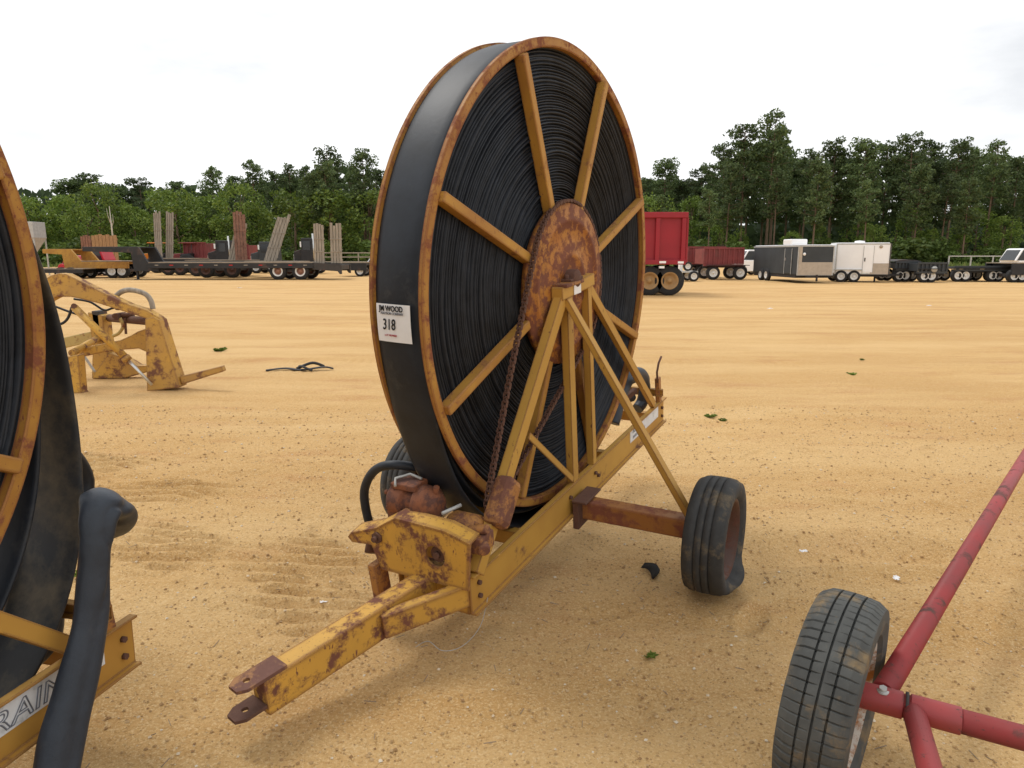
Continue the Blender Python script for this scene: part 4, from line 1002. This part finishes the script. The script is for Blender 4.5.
# red dump truck, mostly hidden by the reel
def dump_truck():
    Y = 27.0; x1 = xx(683.5, Y); x0 = x1-5.6; t = empty('dump_truck', ((x0+x1)/2, Y, 0), 'big red dump truck bed with two tan wheels seen just right of the reel rim', 'dump truck'); a, b = -2.8, 2.8
    z0, z1 = zz(264, Y), zz(213.5, Y); W = 2.5
    bx = MB(); bx.box((a, .02, z0), (b, .10, z1)); bx.box((a, W-.08, z0), (b, W, z1)); bx.box((a, .10, z0), (a+.08, W-.08, z1)); bx.box((a, .1, z0), (b, W-.1, z0+.1)); bed = bx.build('dump_bed', M['red_paint'], t, .01)
    rb = MB(); k = b-.03
    for i in range(6): rb.box((k-i*.98-.16, -.10, z0+.1), (k-i*.98, .018, z1-.16))
    rb.box((a, -.12, z1-.16), (b+.03, .018, z1+.05)); rb.box((a, -.12, z0-.02), (b, .018, z0+.16)); rb.build('ribs', M['red_paint'], bed, .015)
    MB().box((b+.0, .02, z0+.05), (b+.09, W, z1-.15)).build('tailgate', M['red_paint'], t, .02)
    mb = MB(); mb.box((b-1.0, -.128, z0+.03), (b-.75, -.122, z0+.11)); mb.box((b-.3, -.128, z0+.02), (b-.08, -.122, z0+.10)); mb.build('reflector', M['white_paint'], t)
    MB().box((b-1.0, -.13, z0-.16), (b-.8, -.05, z0-.08)).build('marker_light', M['white_paint'], t)
    MB().box((a-3, .75, .75), (b-.1, .95, 1.0)).box((a-3, W-.95, .75), (b-.1, W-.75, 1.0)).build('chassis', M['black_steel'], t)
    for px in (669.5, 649.5):
        x = xx(px, Y)-(x0+x1)/2
        for y in (.18, .50, W-.50, W-.18): far_wheel(t, (x, y, .56), .56, .27, 'wheel_tan')
    for y in (.2, W-.2): far_wheel(t, (a-1.9, y, .54), .54, .28, 'wheel_tan')
    mb = MB(); mb.prism([(a-1.5, .9), (a-1.5, 2.0), (a-1.35, 2.75), (a-.25, 2.75), (a-.25, .9)], .1, W-.1); mb.build('cab', M['red_paint'], t, .06)
    mb = MB(); mb.prism([(a-1.5, .8), (a-1.5, 1.75), (a-2.9, 1.6), (a-3.0, .8)], .35, W-.35); mb.build('bonnet', M['red_paint'], t, .06)
    MB().prism([(a-1.28, 2.0), (a-1.2, 2.55), (a-.55, 2.55), (a-.55, 2.0)], .07, .098).build('window', M['glass'], t)
    mb = MB(); mb.box((b-.25, .2, .35), (b-.2, .75, z0-.05)); mb.box((b-.25, W-.75, .35), (b-.2, W-.2, z0-.05)); mb.build('mudflap', M['rubber_dark'], t)
dump_truck()
Y = 43; side_box_trailer('open red sided trailer with tandem wheels beside the dump truck', 703, 742, Y, .95, zz(248.5, Y), 'red_dull', [713, 740], .42, ribs=8, tongue=750)
# second red bed just behind, wider and lower
side_box_trailer('older red box trailer standing behind the open red one', 687, 724, 46.5, 1.0, zz(247.5, 46.5), 'red_dull', [700, 706], .4, ribs=7, tongue=680)
def tow_dolly():
    Y = 40.5; cx = xx(689, Y); t = empty('tow_dolly', (cx, Y, 0), 'small white utility trailer with spare wheel next to the dump truck wheels', 'trailer', group='trailers parked at the far edge of the lot')
    MB().box((-.45, 0, .5), (.5, 1.5, .58)).build('deck', M['galv'], t); MB().box((-.45, .6, .58), (-.25, .9, 1.0)).build('winch_post', M['white_paint'], t, .02)
    for y in (0, 1.5): far_wheel(t, (.25, y, .3), .3, .18); 
    far_wheel(t, (-.05, .25, .85), .26, .15)
    MB().bar((-.5, .75, .5), (-1.0, .75, .45), .08, .08).build('tongue', M['galv'], t)
tow_dolly()

def enclosed_trailer(label, cx, Y, yaw, Lx, W, zb, zt, mat_side, mat_end, wheels_x, guard=None, wr=.36, roofvent=True, name='enclosed_trailer', nose=0, endpanel=None):
    """x along the side facing the camera (y=0), rear end at +x"""
    t = empty(name, (cx, Y, 0), label, 'trailer', (0, 0, yaw), 'trailers parked at the far edge of the lot')
    a, b = -Lx/2, Lx/2
    MB().box((a, 0, zb), (b, W, zt)).build('body', M[mat_side], t, .06)
    MB().box((a+.05, .05, zt-.0), (b-.05, W-.05, zt+.05)).build('roof', M['white_paint'], t, .03)
    mb = MB()
    for x in (a, b): mb.box((x-.03, -.012, zb), (x+.03, .03, zt))
    mb.box((a+.03, -.012, zt-.06), (b-.03, -.002, zt)); mb.box((a+.03, -.012, zb), (b-.03, -.002, zb+.05)); mb.build('trim', M['galv'], t)
    MB().box((a, .2, zb-.14), (b, W-.2, zb-.005)).build('frame', M['black_steel'], t)
    for x in wheels_x:
        for y in (.06, W-.06): far_wheel(t, (x, y, wr), wr, .2)
    MB().box((min(wheels_x)-wr*1.2, -.10, wr*2.02), (max(wheels_x)+wr*1.2, .0, wr*2.02+.05)).build('fender', M['charcoal' if mat_side == 'charcoal' else 'galv'], t)
    return t, a, b
# dark enclosed trailer, seen nose-left, end towards us
Yd = 40.5
cxd = xx(775, Yd)
xa, xb = xx(796, 38.2), xx(832, 38.2)
t, a, b = enclosed_trailer('dark grey enclosed trailer with tan lower end panel and white roof unit', (xa+xb)/2-.0, 38.2, 0, xb-xa, 5.9, .42, zz(245.5, 38.2), 'charcoal', 'grey_panel', [a_ for a_ in (-.4,)], wr=.34)
for ch in list(t.children):
    if ch.name.split('.')[0] in ('wheel', 'fender'):
        for c2 in list(ch.children): bpy.data.objects.remove(c2)
        bpy.data.objects.remove(ch)
t.rotation_euler[2] = R_(4)
zt_ = zz(245.5, 38.2)
MB().box((a+.04, -.03, .46), (b-.04, -.015, 1.12)).build('stone_guard', M['grey_panel'], t)
MB().box((a+.02, -.034, .46), (a+.19, -.014, zt_-.06)).build('corner_panel', M['grey_panel'], t)
MB().lathe((a+.30, -.04, 1.55), [(-.01, .001), (-.01, .08), (.01, .08)], 16).build('round_vent', M['white_paint'], t)
MB().box((a+.45, -.02, .30), (a+1.1, -.0, .40)).box((a+1.05, -.06, .1), (a+1.13, .02, .45)).build('jack', M['black_steel'], t)
MB().box((a+.1, 1.2, zt_+.05), (a+1.05, 2.2, zt_+.36)).build('roof_unit', M['white_paint'], t, .06)
for y in (3.7, 4.5):
    g = far_wheel(t, (a-.02, y, .34), .34, .2); g.rotation_euler[2] = R_(90)
    g.rotation_euler[2] = R_(-90)
dr = MB(); dr.box((a-.03, .75, .5), (a-.012, 1.55, zt_-.2)); dd = dr.build('door', M['charcoal'], t, .01)
MB().box((a-.04, .70, .46), (a-.031, .745, zt_-.15)).box((a-.04, 1.555, .46), (a-.031, 1.60, zt_-.15)).build('frame', M['galv'], dd)
MB().box((a-.05, 1.42, 1.2), (a-.031, 1.50, 1.35)).build('handle', M['chrome'], dd)
MB().box((a-.01-.01, 0.0, zt_-.07), (a-.005, 5.9, zt_)).build('roof_trim', M['galv'], t)
# white enclosed trailer
Yw = 39.3; xa, xb = xx(835.5, Yw), xx(886, Yw); zt_ = zz(243.5, Yw)
t, a, b = enclosed_trailer('white enclosed cargo trailer with tan stone guard and side door', (xa+xb)/2, Yw, R_(-14), (xb-xa)*.97, 2.2, .45, zt_, 'white_paint', 'white_paint', [-1.05, -.38], wr=.33)
MB().box((b-.95, -.016, .47), (b+.0, -.004, 1.05)).box((b+.004, .03, .47), (b+.016, 2.17, 1.05)).build('stone_guard', M['grey_panel'], t)
dd = MB().box((.02, -.022, .55), (.52, -.004, zt_-.15)).build('door', M['white_paint'], t, .008)
MB().box((.0, -.03, .52), (.02, -.004, zt_-.12)).box((.52, -.03, .52), (.54, -.004, zt_-.12)).build('frame', M['galv'], dd)
MB().box((.07, -.05, 1.15), (.12, -.023, 1.35)).build('handle', M['dark_metal'], dd)
MB().lathe((b-.5, -.02, 1.95), [(-.01, .001), (-.01, .09), (.015, .09)], 14).build('round_vent', M['grey_panel'], t)
MB().box((b-.03, -.022, .45), (b+.022, -.003, zt_)).build('corner_trim', M['dark_metal'], t)
MB().lathe((0, 1.1, zt_+.05), [(0, .28), (.1, .26), (.13, .001)], 16, axis='z').build('roof_vent', M['white_paint'], t)
for y in (.3, 1.7): MB().box((b+.0, y, .5), (b+.03, y+.12, .6)).build('tail_light', M['lamp_red'], t)
MB().bar((b, .4, .4), (b+1.0, 1.1, .4), .09, .06).bar((b, 1.8, .4), (b+1.0, 1.1, .4), .09, .06).build('tongue', M['black_steel'], t)
MB().box((b-.5, .9, .0), (b-.42, 1.0, .4)).build('jack', M['black_steel'], t)
# black dump trailers
def black_dump(label, px0, px1, Y, z0, z1, wheels, disc=None, wr=.36, cover=False, yaw=0):
    t, cx = side_box_trailer(label, px0, px1, Y, z0, z1, 'charcoal', wheels, wr, 2.1, 7, 'dump_trailer')
    a = xx(px0, Y)-cx; b = xx(px1, Y)-cx
    if cover: MB().prism([(a-.1, z1+.06), (b+.1, z1+.06), (b-.2, z1+.14), ((a+b)/2, z1+.17), (a+.2, z1+.14)], 0, 2.1).build('tarp_cover', M['dark_metal'], t)
    if disc is not None: MB().lathe((xx(disc, Y)-cx, -.09, (z0+z1)/2-.1), [(-.02, .001), (-.02, .17), (.03, .17)], 20).build('spare_wheel_cover', M['galv'], t)
    return t
black_dump('black dump trailer with a tarp cover right beside the white enclosed trailer', 894, 918, 40, .75, zz(262.5, 40), [899, 905], cover=True)
black_dump('black tilt trailer with a round pale disc on its side', 916, 945, 39, .62, zz(263.5, 39), [924, 931], disc=932)
black_dump('long black dump trailer with white wheels near the right edge', 953, 1008, 40, .72, zz(267, 40), [957.5, 965, 992, 998])
lowboy('flatbed_trailer', 'black trailer cut off by the right edge of the picture', 1010, 1060, 39, 1.05, .6, [1014, 1022], mat='black_steel', wr=.36, W=2.2, marks=False)
car('white truck behind the black trailers at the right edge', 1015, 1054, 45, 1.9, 'white_paint', 'parked_truck', 'truck', glassr=(.10, .5))
# small trailer and fence seen left of the reel
lowboy('flatbed_trailer', 'small dark flatbed trailer just left of the big reel', 338, 367, 49, .95, .5, [360], wr=.38, W=2.2, marks=False)
def truck(label, px0, px1, Y, h, mat, stack=True):
    x0, x1 = xx(px0, Y), xx(px1, Y); cx = (x0+x1)/2; Lc = x1-x0; t = empty('parked_truck', (cx, Y, 0), label, 'truck', group='trucks parked behind the low trailers'); a, b = -Lc/2, Lc/2; W = 2.3
    MB().prism([(a, .7), (a, h*.62), (a+Lc*.35, h*.70), (a+Lc*.35, .7)], .2, W-.2).build('bonnet', M[mat], t, .05)
    MB().prism([(a+Lc*.35, .7), (a+Lc*.38, h), (b-Lc*.12, h), (b-Lc*.08, .7)], 0, W).build('cab', M[mat], t, .05)
    MB().box((a+Lc*.46, -.02, h*.66), (b-Lc*.2, -.004, h*.92)).build('window', M['glass'], t)
    MB().add([(a+Lc*.345, .2, h*.72), (a+Lc*.345, W-.2, h*.72), (a+Lc*.365, W-.2, h*.94), (a+Lc*.365, .2, h*.94)], [(0,1,2,3)]).build('windscreen', M['glass'], t).modifiers.new('s', 'SOLIDIFY').thickness = .02
    MB().box((a-.05, .3, .8), (a-.004, W-.3, h*.55)).build('grille', M['chrome'], t, .01)
    MB().box((a-.12, .1, .45), (a-.03, W-.1, .72)).build('bumper', M['white_paint'], t, .02)
    for x in (a+Lc*.2, b-Lc*.15):
        for y in (.15, W-.15): far_wheel(t, (x, y, .5), .5, .26, 'galv')
    if stack: MB().cyl((b-Lc*.1, .2, .8), (b-Lc*.1, .2, h+.35), .07, 10).build('exhaust_stack', M['chrome'], t)
    MB().box((a+Lc*.38, -.25, h*.75), (a+Lc*.42, -.1, h*.9)).build('mirror', M['white_paint'], t)
truck('dark truck with white trim standing between the ramps right of centre of the left trailers', 294, 316, 55, 2.75, 'black_steel')
truck('dark green truck behind the slanted ramps', 251, 276, 57, 2.5, 'charcoal')
truck('black truck behind the deck left of the brown upright ramp', 208, 232, 57, 2.6, 'black_steel')
def tractor(label, px, Y, mat):
    t = empty('tractor', (xx(px, Y), Y, 0), label, 'tractor', group='tractors parked behind the low trailers')
    MB().prism([(-1.5, .9), (-1.5, 1.5), (-.2, 1.6), (-.2, .9)], .5, 1.2).build('bonnet', M[mat], t, .05)
    MB().prism([(-.3, 1.0), (-.3, 1.5), (.6, 1.6), (.6, 1.0)], .35, 1.35).build('seat_platform', M['black_steel'], t, .04)
    for y in (.2, 1.5): far_wheel(t, (.35, y, .75), .75, .35, 'wheel_tan'); far_wheel(t, (-1.2, y, .4), .4, .22, 'wheel_tan')
    MB().cyl((-.2, .4, 1.4), (-.2, .4, 2.4), .03, 8).cyl((.7, .4, 1.3), (.7, .4, 2.4), .03, 8).cyl((-.2, 1.3, 1.4), (-.2, 1.3, 2.4), .03, 8).cyl((.7, 1.3, 1.3), (.7, 1.3, 2.4), .03, 8).build('roll_bar', M['black_steel'], t)
    MB().box((-.35, .3, 2.4), (.85, 1.4, 2.48)).build('canopy', M[mat], t, .02)
tractor('orange tractor just left of the narrow grey ramps', 152, 58, 'orange_ink')
tractor('dark red tractor right of the narrow grey ramps', 183, 59, 'red_dull')
side_box_trailer('rusty red bin trailer behind the decks left of the brown ramp', 186, 208, 60, 1.0, zz(243, 60), 'red_dull', [190, 196], .4, ribs=6)
side_box_trailer('rusty red bin trailer behind the deck between the brown ramp and slanted ramps', 232, 250, 61, 1.0, zz(245, 61), 'red_dull', [238, 243], .4, ribs=6)
# board fences and a cable rail
def rail_fence(px0, px1, Y, z, label, mat='ramp_grey', rails=(.5, .95, 1.35)):
    x0, x1 = xx(px0, Y), xx(px1, Y); n = max(2, int((x1-x0)/2.4)); t = empty('rail_fence', ((x0+x1)/2, Y, 0), label, 'fence'); L_ = x1-x0
    for i in range(n+1): MB().box((-L_/2+L_*i/n-.06, -.06, 0), (-L_/2+L_*i/n+.06, .06, z)).build('post', M[mat], t)
    for r in rails: MB().box((-L_/2, -.10, r*z/1.4-.06), (L_/2, -.063, r*z/1.4+.06)).build('rail', M[mat], t)
rail_fence(318, 420, 84, 1.7, 'weathered rail fence along the wood edge left of the reel')
rail_fence(948, 1080, 84, 1.3, 'thin pale rail fence along the wood edge at the right', 'galv', (1.35,))

# ------------------------------------------------------------------ woods
rt = random.Random(11)
def leaf_clump(mb, c, r, n, s, flatz=.7):
    for _ in range(n):
        while True:
            p = Vector((rt.uniform(-1, 1), rt.uniform(-1, 1), rt.uniform(-1, 1)))
            if p.length < 1: break
        p = Vector(c)+Vector((p.x*r, p.y*r, p.z*r*flatz))
        a = Vector((rt.gauss(0, 1), rt.gauss(0, 1), rt.gauss(0, 1))).normalized(); b = a.cross(Vector((rt.gauss(0, 1), rt.gauss(0, 1), rt.gauss(0, 1)))).normalized()
        q = s*rt.uniform(.6, 1.3); mb.add([p-a*q, p+b*q*.55, p+a*q, p-b*q*.55], [(0,1,2,3)])
def pine_meshes(seed, sparse):
    """unit pine of height 18 m"""
    rt.seed(seed); Ht = 18; tr = MB(); cr = MB()
    lean = (rt.uniform(-.4, .4), rt.uniform(-.4, .4))
    path = [(lean[0]*t*t, lean[1]*t*t, Ht*.97*t) for t in [i/8 for i in range(9)]]
    tr.tube(path, [.22-.19*i/8 for i in range(9)], 8)
    z = Ht*(.36 if not sparse else .50)
    while z < Ht*.985:
        t = (z/Ht-.34)/.66; env = (3.0 if not sparse else 2.5)*math.sin(PI*min(.97, .20+.72*t))**.8
        k = rt.choice((2, 3, 3))
        a0 = rt.uniform(0, 6.28)
        for i in range(k):
            if rt.random() < (.10 if not sparse else .22): continue
            a = a0+6.28*i/k+rt.uniform(-.5, .5); l = env*rt.uniform(.55, 1.15)
            bx = lean[0]*(z/Ht)**2; by = lean[1]*(z/Ht)**2
            e = (bx+l*math.cos(a), by+l*math.sin(a), z+l*rt.uniform(.10, .45))
            tr.tube([(bx, by, z), e], [.05, .015], 4)
            for f in ((.55, .8), (.95, 1.0)) if l > 1.1 else ((.9, .8),):
                if rt.random() < .9:
                    c = Vector((bx, by, z)).lerp(Vector(e), f[0]); leaf_clump(cr, (c.x, c.y, c.z+.15), rt.uniform(.65, 1.1)*f[1], 46 if not sparse else 44, .215, .6)
        z += rt.uniform(.38, .62)
    leaf_clump(cr, (lean[0], lean[1], Ht*.985), .55, 45, .18, 1.2)
    return tr, cr
def broad_meshes(seed, Ht=10, wide=1.0):
    rt.seed(seed); tr = MB(); cr = MB()
    tr.tube([(0, 0, 0), (.1, 0, Ht*.3), (.05, .1, Ht*.7)], [.22, .16, .05], 8)
    for i in range(46):
        t = rt.random()**.8; z = Ht*(.12+.84*t); env = Ht*.36*wide*math.sin(PI*min(.98, .22+.72*t))**.7
        a = rt.uniform(0, 6.28); l = env*rt.uniform(.3, 1.0)**.6
        if i < 10: tr.tube([(.05, 0, z*.7), (l*.8*math.cos(a), l*.8*math.sin(a), z)], [.07, .02], 4)
        leaf_clump(cr, (l*math.cos(a), l*math.sin(a), z), rt.uniform(.8, 1.45), 62, .21, .75)
    return tr, cr
def bush_meshes(seed):
    rt.seed(seed); cr = MB()
    for i in range(16):
        a = rt.uniform(0, 6.28); l = rt.uniform(0, 1.7); leaf_clump(cr, (l*math.cos(a), l*math.sin(a), rt.uniform(.5, 2.6-.5*l)), rt.uniform(.6, 1.0), 55, .18, .8)
    return MB().tube([(0, 0, 0), (.1, 0, 1.2)], [.08, .03], 6), cr
class Proto:
    def __init__(s, pair, mat, hgt):
        tr, cr = pair; s.h = hgt
        s.tr = tr.build('trunk', M['bark'], None, auto=False); s.cr = cr.build('crown', mat, None, auto=False)
        s.used = False
    def put(s, name, x, y, h, rz, wide=1):
        e = bpy.data.objects.new(name, None); COL.objects.link(e); e.location = (x, y, 0); k = h/s.h; e.scale = (k*wide, k*wide, k); e.rotation_euler = (0, 0, rz); e.empty_display_size = 1
        for src in (s.tr, s.cr):
            o = src if not s.used else src.copy()
            if s.used: COL.objects.link(o)
            o.parent = e
        s.used = True; return e
PINES = [Proto(pine_meshes(100+i, False), M['pine'], 18) for i in range(6)]
SPARSE = [Proto(pine_meshes(200+i, True), M['pine'], 18) for i in range(4)]
BROAD = [Proto(broad_meshes(300+i, 10, (1.0, 1.15, .85, 1.1)[i]), M['broad'], 10) for i in range(4)]
BUSH = [Proto(bush_meshes(400+i), M['brush'], 3) for i in range(3)]
rt.seed(5)
trees = []   # (kind, px, Y, obj)
def topz(py, Y): return zz(py, Y)
def plant(kind, px, ytop, Y, wide=1):
    h = topz(ytop, Y); lib = dict(pine=PINES, sparse=SPARSE, broad=BROAD, bush=BUSH)[kind]
    nm = dict(pine='pine_tree', sparse='pine_tree', broad='broadleaf_tree', bush='bush')[kind]
    pr = lib[len([1 for t in trees if t[0] == kind]) % len(lib)]
    o = pr.put(nm, xx(px, Y, 5), Y, h, rt.uniform(0, 6.28), wide)
    trees.append((kind, px, Y, o))
env = [(-220, 172), (20, 184), (70, 184), (92, 176), (118, 184), (150, 180), (182, 184), (215, 176), (255, 170), (292, 168), (332, 152), (366, 154), (395, 172), (440, 178), (520, 172), (600, 168), (648, 168), (690, 168), (718, 156), (735, 140), (765, 135), (800, 150), (830, 146), (866, 146), (905, 142), (945, 146), (990, 146), (1024, 158), (1250, 150)]
# named emergent pines, by silhouette
for px, yt, Y, k in ((215, 168, 104, 'sparse'), (256, 161, 100, 'sparse'), (292, 166, 103, 'sparse'), (331, 146, 96, 'sparse'), (366, 150, 97, 'sparse'), (280, 172, 106, 'sparse'),
                     (664, 160, 108, 'pine'), (700, 166, 105, 'pine'), (722, 146, 101, 'pine'), (741, 127, 100, 'pine'), (767, 114, 98, 'sparse'), (771, 130, 103, 'pine'), (803, 150, 104, 'sparse'), (829, 142, 101, 'pine'), (858, 140, 99, 'pine'),
                     (882, 142, 102, 'pine'), (906, 136, 100, 'pine'), (921, 143, 103, 'pine'), (948, 141, 99, 'sparse'), (968, 148, 103, 'sparse'), (987, 143, 98, 'sparse'), (1012, 158, 100, 'pine'),
                     (92, 175, 122, 'pine'), (75, 180, 120, 'pine'), (118, 184, 122, 'pine'), (146, 180, 124, 'pine'), (180, 183, 122, 'pine')):
    plant(k, px, yt, Y, 1.5 if px < 200 else 1)
for k in range(26):
    px = 20+k*40+rt.uniform(-16, 16)
    if px > 200: plant('sparse' if k % 2 else 'pine', px, interp([(a, b) for a, b in env], px)+rt.uniform(8, 34), rt.uniform(90, 97))
for k in range(64):
    px = -200+k*22.3+rt.uniform(-9, 9); yt = interp([(a, b) for a, b in env], px)+rt.uniform(2, 22)
    plant('pine', px, yt, rt.uniform(104, 122))
for k in range(21):
    px = 20+k*17.5+rt.uniform(-9, 9); plant('broad', px, rt.choice((184, 190, 197, 206, 216)), rt.uniform(91, 99), rt.uniform(.85, 1.35))
for k in range(20):
    px = 390+k*33+rt.uniform(-15, 15); plant('broad', px, rt.choice((196, 208, 216, 224, 232)), rt.uniform(92, 101), rt.uniform(.7, 1.2))
for k in range(6): plant('broad', -150+k*28, rt.uniform(190, 205), 95, 1.2)
for k in range(58):
    px = -60+k*20.5+rt.uniform(-8, 8); plant('bush', px, rt.uniform(234, 250), rt.uniform(88, 92), rt.uniform(1.2, 1.9))
# labels: each tree is named by the thing it stands behind, counted from the left among its like
marks = [(-999, 0, 'what lies past the left edge'), (0, 60, 'the yellow gooseneck trailer'), (60, 130, 'the red cars'), (130, 185, 'the black gooseneck'), (185, 250, 'the brown upright ramp'), (250, 305, 'the slanted slatted ramps'), (305, 372, 'the two upright ramps'), (372, 640, 'the big hose reel'), (640, 690, 'the red dump truck'), (690, 755, 'the open red sided trailer'), (755, 833, 'the dark enclosed trailer'), (833, 893, 'the white enclosed trailer'), (893, 950, 'the tarp covered dump trailer'), (950, 1010, 'the long black dump trailer'), (1010, 1030, 'the trailer at the right edge'), (1030, 3000, 'the trailer past the right edge')]
ordn = ['first', 'second', 'third', 'fourth', 'fifth', 'sixth', 'seventh', 'eighth', 'ninth', 'tenth', 'eleventh', 'twelfth', 'thirteenth', 'fourteenth', 'fifteenth', 'sixteenth', 'seventeenth', 'eighteenth']
desc = dict(pine='dense dark pine', sparse='tall thin crowned pine', broad='bright green leafy tree', bush='low green bush')
groups = dict(pine='dark pines along the wood edge', sparse='thin crowned pines along the wood edge', broad='leafy trees along the wood edge', bush='bushes along the wood edge')
for kd in desc:
    for lo, hi, nm in marks:
        ts = sorted([t for t in trees if t[0] == kd and lo <= t[1] < hi], key=lambda t: t[1])
        for i, tt in enumerate(ts):
            wh = 'only' if len(ts) == 1 else ordn[min(i, 17)]
            tag(tt[3], f"{desc[kd]} behind {nm}, {wh}{' such tree' if len(ts)==1 else ' from left'}", 'bush' if kd == 'bush' else 'tree', groups[kd])
# deep woods behind, one mass
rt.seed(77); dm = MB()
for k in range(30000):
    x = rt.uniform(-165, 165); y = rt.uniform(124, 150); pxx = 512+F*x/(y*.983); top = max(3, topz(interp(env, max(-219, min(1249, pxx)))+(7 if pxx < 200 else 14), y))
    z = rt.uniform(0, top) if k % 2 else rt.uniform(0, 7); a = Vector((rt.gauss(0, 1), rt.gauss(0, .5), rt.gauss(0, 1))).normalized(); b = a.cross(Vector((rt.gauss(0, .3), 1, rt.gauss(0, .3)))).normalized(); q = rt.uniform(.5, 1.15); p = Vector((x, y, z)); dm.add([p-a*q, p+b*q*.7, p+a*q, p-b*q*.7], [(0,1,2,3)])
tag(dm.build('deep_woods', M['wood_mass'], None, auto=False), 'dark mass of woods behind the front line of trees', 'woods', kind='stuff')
# grass tufts along the wood edge
gm = MB()
for k in range(7000):
    x = rt.uniform(-85, 85); y = rt.uniform(82, 93); h = rt.uniform(.15, .7); a = rt.uniform(0, 6.28); c, s = math.cos(a)*.25, math.sin(a)*.25
    gm.add([(x-c, y-s, 0), (x+c, y+s, 0), (x+c*.3+rt.uniform(-.1, .1), y+s*.3, h)], [(0,1,2)])
tag(gm.build('tall_grass', M['grassm'], None, auto=False), 'tall uncut grass along the edge of the dirt lot', 'grass', kind='stuff')
# pale dead tree behind the plank panel
dt = empty('dead_tree', (xx(115, 84), 84, 0), 'pale bare dead tree behind the tan plank panel', 'tree')
hz = zz(206, 84); MB().tube([(0, 0, 0), (.1, 0, hz*.5), (0, .1, hz)], [.16, .1, .03], 8).build('trunk', M['pale_bark'], dt)
for a, z0 in ((.22, .62), (-.2, .72)): MB().tube([(0, 0, hz*z0), (a*1.3, .1, hz*(z0+.12)), (a*1.6, 0, hz*(z0+.25))], [.05, .03, .012], 6).build('branch', M['pale_bark'], dt)
